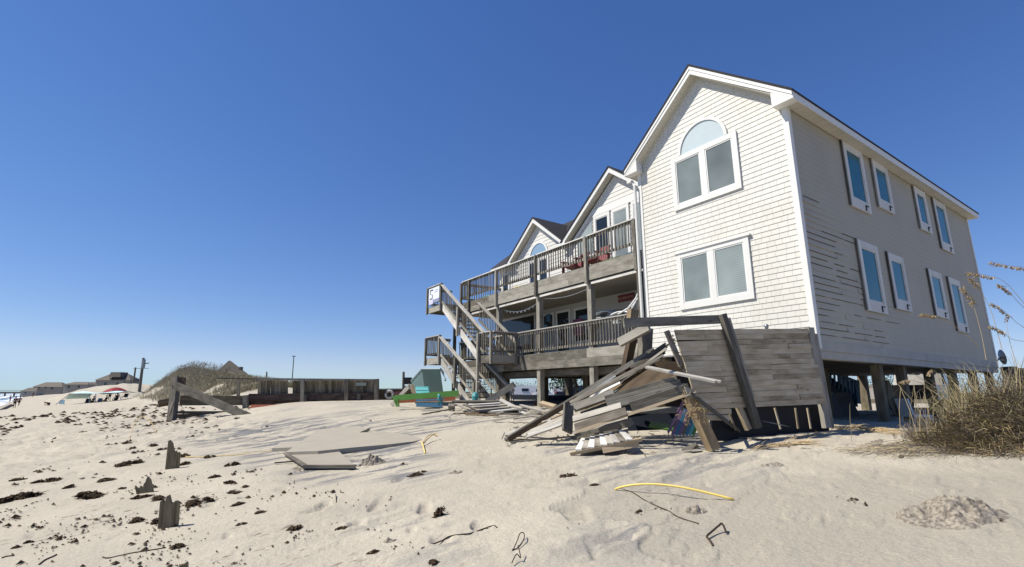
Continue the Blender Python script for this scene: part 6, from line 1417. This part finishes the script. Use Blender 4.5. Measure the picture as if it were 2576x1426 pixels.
def vehicle(name, label, cat, px, py, Y, L, Wd, Ht, mat, kind, rot=0):
    g = at(px, py, Y); g = Vector((g.x, g.y, gz(g.x, g.y))); rt = thing(name, label, cat, g); c, s = cos(rot), sin(rot); R = lambda x, y, z: g + Vector((x * c - y * s, x * s + y * c, z))
    bx = lambda m, x0, x1, y0, y1, z0, z1, sx=0: m.hexa([R(x0, y0, z0), R(x1, y0, z0), R(x1, y1, z0), R(x0, y1, z0), R(x0 + sx, y0 + .1, z1), R(x1 - sx, y0 + .1, z1), R(x1 - sx, y1 - .1, z1), R(x0 + sx, y1 - .1, z1)])
    m = MB()
    if kind == 'rv': bx(m, -L / 2, L / 2, -Wd / 2, Wd / 2, .5, Ht, .12)
    else: bx(m, -L / 2, L / 2, -Wd / 2, Wd / 2, .45, Ht * .58); bx(m, -L * .12, L * .28, -Wd / 2 + .05, Wd / 2 - .05, Ht * .58, Ht, .35)
    m.build('body', mat, rt)
    m = MB()
    if kind == 'rv':
        for k in range(1): bx(m, -L * .1, L * .18, -Wd / 2 - .03, -Wd / 2 + .12, Ht * .5, Ht * .75)
    else: bx(m, -L * .06, L * .22, -Wd / 2 - .0, -Wd / 2 + .2, Ht * .62, Ht * .92, .25)
    m.build('window', M_GLASSD, rt)
    for x in (-L * .32, L * .32):
        for y in (-Wd / 2 + .02, Wd / 2 - .22):
            m = MB(); m.tube([R(x, y, .34), R(x, y + .2, .34)], .34, 12); m.build('wheel', M_TYRE, rt)
    if kind == 'truck':
        for y in (-Wd / 2 + .05, Wd / 2 - .35): m = MB(); bx(m, -L / 2 - .03, -L / 2 + .03, y, y + .3, .75, 1.1); m.build('tail_light', plain('red lamp', (.5, .01, .01), .2, .5, .05, 4), rt)
    return rt
for px, Y, L, mt, k, lab in ((1296, 150, 5, M_METAL, 'rv', 'grey camper seen far off under the porch, leftmost'), (1318, 105, 5, M_CARWHITE, 'rv', 'white camper second from left under the porch'), (1347, 120, 6, M_CARWHITE, 'rv', 'white camper behind the left porch post gap'), (1368, 100, 4.6, M_CARWHITE, 'truck', 'white car seen between the porch post and the dark piling'), (1428, 110, 7, M_CARWHITE, 'rv', 'white camper at the right under the porch'), (1445, 60, 4.6, M_CARBLACK, 'truck', 'dark car in front of the right white camper')):
    vehicle('camper' if k == 'rv' else 'car', lab, 'camper' if k == 'rv' else 'car', px, 990, Y, L, 2.2, 2.3 if k == 'rv' else 1.6, mt, k)
vehicle('pickup_truck', 'dark pickup truck with a red tail light beyond the pilings', 'pickup truck', 2322, 1010, 23, 5, 1.9, 1.8, M_CARBLACK, 'truck', .7)
def tree(label, px, Y, h, w_, n, seed, fol=M_LEAF):
    g = at(px, 990, Y); g = Vector((g.x, g.y, gz(g.x, g.y) - .2)); rt = thing('tree', label, 'tree', g, 0, 'trees beyond the house'); rg = random.Random(seed)
    m = MB(); m.tube([g, g + Vector((.1, 0, h * .35)), g + Vector((rg.uniform(-.4, .4), 0, h * .8))], [h * .035, h * .025, h * .008], 7)
    cl = []
    for k in range(9):
        th = rg.random() * 6.28; b = g + Vector((0, 0, h * rg.uniform(.3, .7))); e = b + Vector((cos(th) * w_ * .45 * rg.random() ** .5, sin(th) * w_ * .45, h * rg.uniform(.05, .25))); m.tube([b, e], [h * .012, h * .004], 5); cl.append(e)
    m.build('trunk', M_BARK, rt); m = MB()
    for _ in range(n):
        c = rg.choice(cl); r = w_ * .22; p = c + Vector((rg.gauss(0, r), rg.gauss(0, r), rg.gauss(0, r * .6))); v = Vector((rg.gauss(0, 1), rg.gauss(0, 1), rg.gauss(0, 1))).normalized(); u = v.cross(Vector((rg.gauss(0, 1), 1, 0))).normalized(); s_ = rg.uniform(.10, .26) * h / 5
        b = len(m.v); m.v += [p, p + u * s_ + v * s_ * .4, p + u * 2 * s_, p + u * s_ - v * s_ * .4]; m.face([b, b + 1, b + 2, b + 3], None, rg.random())
    m.build('crown', fol, rt)
tree('broad dark tree seen under the porch beside the dark pilings', 1448, 48, 4.6, 4.5, 1500, 1)
for i, (px, Y, h, lab) in enumerate(((1316, 150, 4, 'low tree on the skyline left of the porch posts'), (1342, 170, 4, 'low tree on the skyline between the porch posts'), (1412, 160, 4.4, 'low tree on the skyline right of the porch post'), (1235, 120, 4.5, 'tree seen through the stair balusters'), (2200, 90, 4.5, 'tree behind the grey wooden steps'), (2256, 100, 4.2, 'tree seen between the second and third pilings'), (2305, 80, 3.4, 'tree behind the pickup truck'), (2345, 85, 3.6, 'tree right of the pickup truck'), (2520, 70, 3.2, 'tree in the distance right of the house'), (2140, 110, 4.2, 'tree behind the blue staircase'))):
    tree(lab, px, Y, h, h * 1.9, 700, 20 + i)
gable_house('cottage', 'small grey cottage far behind the grey wooden steps', 2243, 2262, 990, 974, 966, 70, 8, 'x', [(2250, 2254, 977, 981)])
pole('utility_pole', 'thin utility pole seen under the porch left of the dark tree', 1417, 990, 1416, 930, 70, .14, lambda rt, a, b: [m := MB(), m.box(b.x + .1, b.x + .5, b.y - .2, b.y + .2, b.z - 2.3, b.z - 1.7), m.build('transformer', M_METAL, rt)])
dish = hthing('satellite_dish', 'round dark satellite dish at the far lower corner of the house', 'dish', (13.4, -.2, 1.0))
m = H(); m.lathe((13.75, -.02, 1.32), [(0, -.06)], 3); m = H()
c = Vector((13.9, -.05, 1.27)); dn = Vector((.5, -.8, .1)).normalized(); u = dn.cross(Vector((0, 0, 1))).normalized(); v_ = u.cross(dn)
for i, (r_, o) in enumerate(((.02, -.08), (.15, -.05), (.26, 0), (.275, .015))):
    for k in range(18): a = 2 * pi * k / 18; m.v.append(c + u * r_ * cos(a) + v_ * r_ * sin(a) + dn * o)
for i in range(3):
    for k in range(18): m.face([i * 18 + k, i * 18 + (k + 1) % 18, (i + 1) * 18 + (k + 1) % 18, (i + 1) * 18 + k])
m.build('reflector', M_METAL, dish, True)
m = H(); m.tube([(13.25, 0, 1.1), (13.5, 0, 1.15), (13.88, -.02, 1.27)], .03, 6); m.build('bracket', M_METAL, dish)
for x, lab in ((2546, 'dark timber piling in the distance right of the house'), (2566, 'second dark timber piling at the right edge')):
    g = at(x, 950, 17); m = MB(); m.box(g.x - .14, g.x + .14, 16.9, 17.2, gz(g.x, 17) - .3, at(x, 922 + (x > 2550) * 4, 17).z); tag(m.build('timber_piling', M_DARK), lab, 'piling', 'dark pilings right of the house')

# ------------------------------------------------------------------ things on the porch
rs = hthing('wall_sign', 'red framed sign with pale lettering on the shaded porch wall', 'sign', (2.18, 7.3, 3.2))
m = H(); m.box(2.16, TB - .001, 6.78, 7.52, 3.21, 3.46); m.build('sign_board', M_REDP, rs)
Mx = HM @ Matrix(((0, 0, -1, 2.158), (-1, 0, 0, 7.15), (0, 1, 0, 3.335), (0, 0, 0, 1)))
textmesh('NO LIFEGUARD', .115, rs, Mx, plain('pale pink lettering', (.55, .42, .38), .6, .3, .1, 5))
pc = H(); pc.box(2.17, TB - .001, 11.45, 11.75, 3.0, 3.32); tag(pc.build('picture', M_BLUE), 'small blue framed picture on the shaded porch wall', 'picture')
fl_ = H(); fl_.box(1.0, 1.03, 8.2, 8.7, 2.05, 2.62); tag(fl_.build('towel', plain('purple patterned towel', (.16, .05, .09), .8, .2, .6, 16)), 'purple patterned towel hanging behind the lower porch rail', 'towel')
def pchair(label, t, s, z, mat, name='porch_chair', rot=0):
    rt = hthing(name, label, 'chair', (t, s, z)); f = lambda x, y, q: (t + x, s + y, z + q)
    for k in range(5): m = H(); m.hexa([f(.30, -.25 + k * .105, .30), f(.30, -.16 + k * .105, .30), f(.33, -.16 + k * .105, .30), f(.33, -.25 + k * .105, .30), f(.55, -.25 + k * .105, 1.0), f(.55, -.16 + k * .105, 1.0), f(.58, -.16 + k * .105, 1.0), f(.58, -.25 + k * .105, 1.0)]); m.build('back_slat', mat, rt)
    m = H(); m.hexa([f(-.25, -.27, .36), f(-.25, .27, .36), f(.33, .27, .28), f(.33, -.27, .28), f(-.25, -.27, .39), f(-.25, .27, .39), f(.33, .27, .31), f(.33, -.27, .31)]); m.build('seat', mat, rt)
    for y in (-.36, .36):
        m = H(); m.box(t - .3, t + .42, s + y - .07, s + y + .07, z + .58, z + .61); m.build('armrest', mat, rt)
        m = H(); m.box(t - .27, t - .18, s + y - .03, s + y + .03, z, z + .579); m.hexa([f(.35, y - .03, 0), f(.44, y - .03, 0), f(.44, y + .03, 0), f(.35, y + .03, 0), f(.30, y - .03, .579), f(.39, y - .03, .579), f(.39, y + .03, .579), f(.30, y + .03, .579)]); m.build('leg', mat, rt)
pchair('red wooden porch chair on the upper deck, right of the middle rail post', .75, 8.25, 4.12, M_REDP)
pchair('second red wooden chair beside it on the upper deck, nearer the corner', .75, 7.2, 4.12, M_REDP)
for s_, L_, mt, lab in ((11.2, .9, M_YELLOW, 'yellow pool noodle lying on the upper deck behind the railing'), (13.6, 1.1, M_TURQ, 'turquoise pool noodle lying at the far left of the upper deck'), (9.9, .5, M_TURQ, 'short turquoise float on the upper deck left of the red chairs'), (6.0, 1.0, M_GREEN, 'green pool noodle lying on the upper deck near the house wing'), (5.1, .7, M_BLUE, 'blue float lying at the house end of the upper deck')):
    m = H(); m.tube([(.25, s_ - L_ / 2, 4.17), (.2, s_, 4.18), (.3, s_ + L_ / 2, 4.17)], .045, 8); tag(m.build('pool_noodle', mt, None, True), lab, 'pool toy', 'pool toys on the upper deck')
# stacked white plastic loungers on the lower porch
for i, (s, z, L, lab, mt) in enumerate(((6.8, 2.1, 1.3, 'upturned grey plastic lounger shell on the lower porch, left one', M_GPLASTIC), (6.0, 2.2, 1.2, 'white plastic lounger shell on the lower porch, right one', M_WPLASTIC), (6.9, 2.4, 1.1, 'grey plastic shell topmost of the stack on the lower porch', M_GPLASTIC))):
    m = H(); n = 12
    for k in range(n + 1):
        a = pi * k / n; yy = s + L / 2 * cos(a); zz = z + .30 * sin(a) * (1 if i < 2 else .8)
        m.v += [Vector((.45 + .1 * i, yy, zz)), Vector((1.2 + .1 * i, yy, zz + .12)), Vector((1.2 + .1 * i, yy, zz + .15)), Vector((.45 + .1 * i, yy, zz + .04))]
    for k in range(n):
        for j in range(4): m.face([k * 4 + j, k * 4 + (j + 1) % 4, k * 4 + 4 + (j + 1) % 4, k * 4 + 4 + j])
    tag(m.build('lounger_shell', mt, None, True), lab, 'lounger', 'plastic lounger shells on the porch')
m = H(); fr = [(.1, 5.6, 2.35), (.12, 5.2, 2.48), (.15, 4.9, 2.75), (.18, 4.62, 3.2)]; m.tube(fr, .028, 7); m.tube([(.15, 4.95, 2.72), (.2, 4.55, 2.72)], .022, 6); m.tube([(.13, 5.1, 2.5), (.2, 4.6, 2.95)], .022, 6); m.tube([(.1, 5.15, 2.33), (.18, 4.85, 2.75), (.2, 4.6, 2.33)], .022, 6)
tag(m.build('chair_frame', M_WPLASTIC, None, True), 'white tubular chair frame wedged beside the downspout', 'chair frame')
m = H(); cs = [(.25, 9.6 + k * .26, 3.40 - .22 * sin(pi * k / 10)) for k in range(11)]; m.tube(cs, .014, 5)
for k in range(1, 10): m.lathe(Vector(cs[k]) + Vector((0, 0, -.08)), [(0, 0), (.028, .02), (.03, .05), (.012, .08)], 6)
tag(m.build('string_lights', M_WPLASTIC), 'string of white bulbs hanging under the upper deck', 'string lights')
m = H(); m.tube([(.22, 6.8 + k * .26, 3.44 - .12 * sin(pi * k / 10)) for k in range(11)], .012, 5); tag(m.build('light_cord', M_WPLASTIC), 'pale cord drooping under the upper deck near the house wing', 'cord')
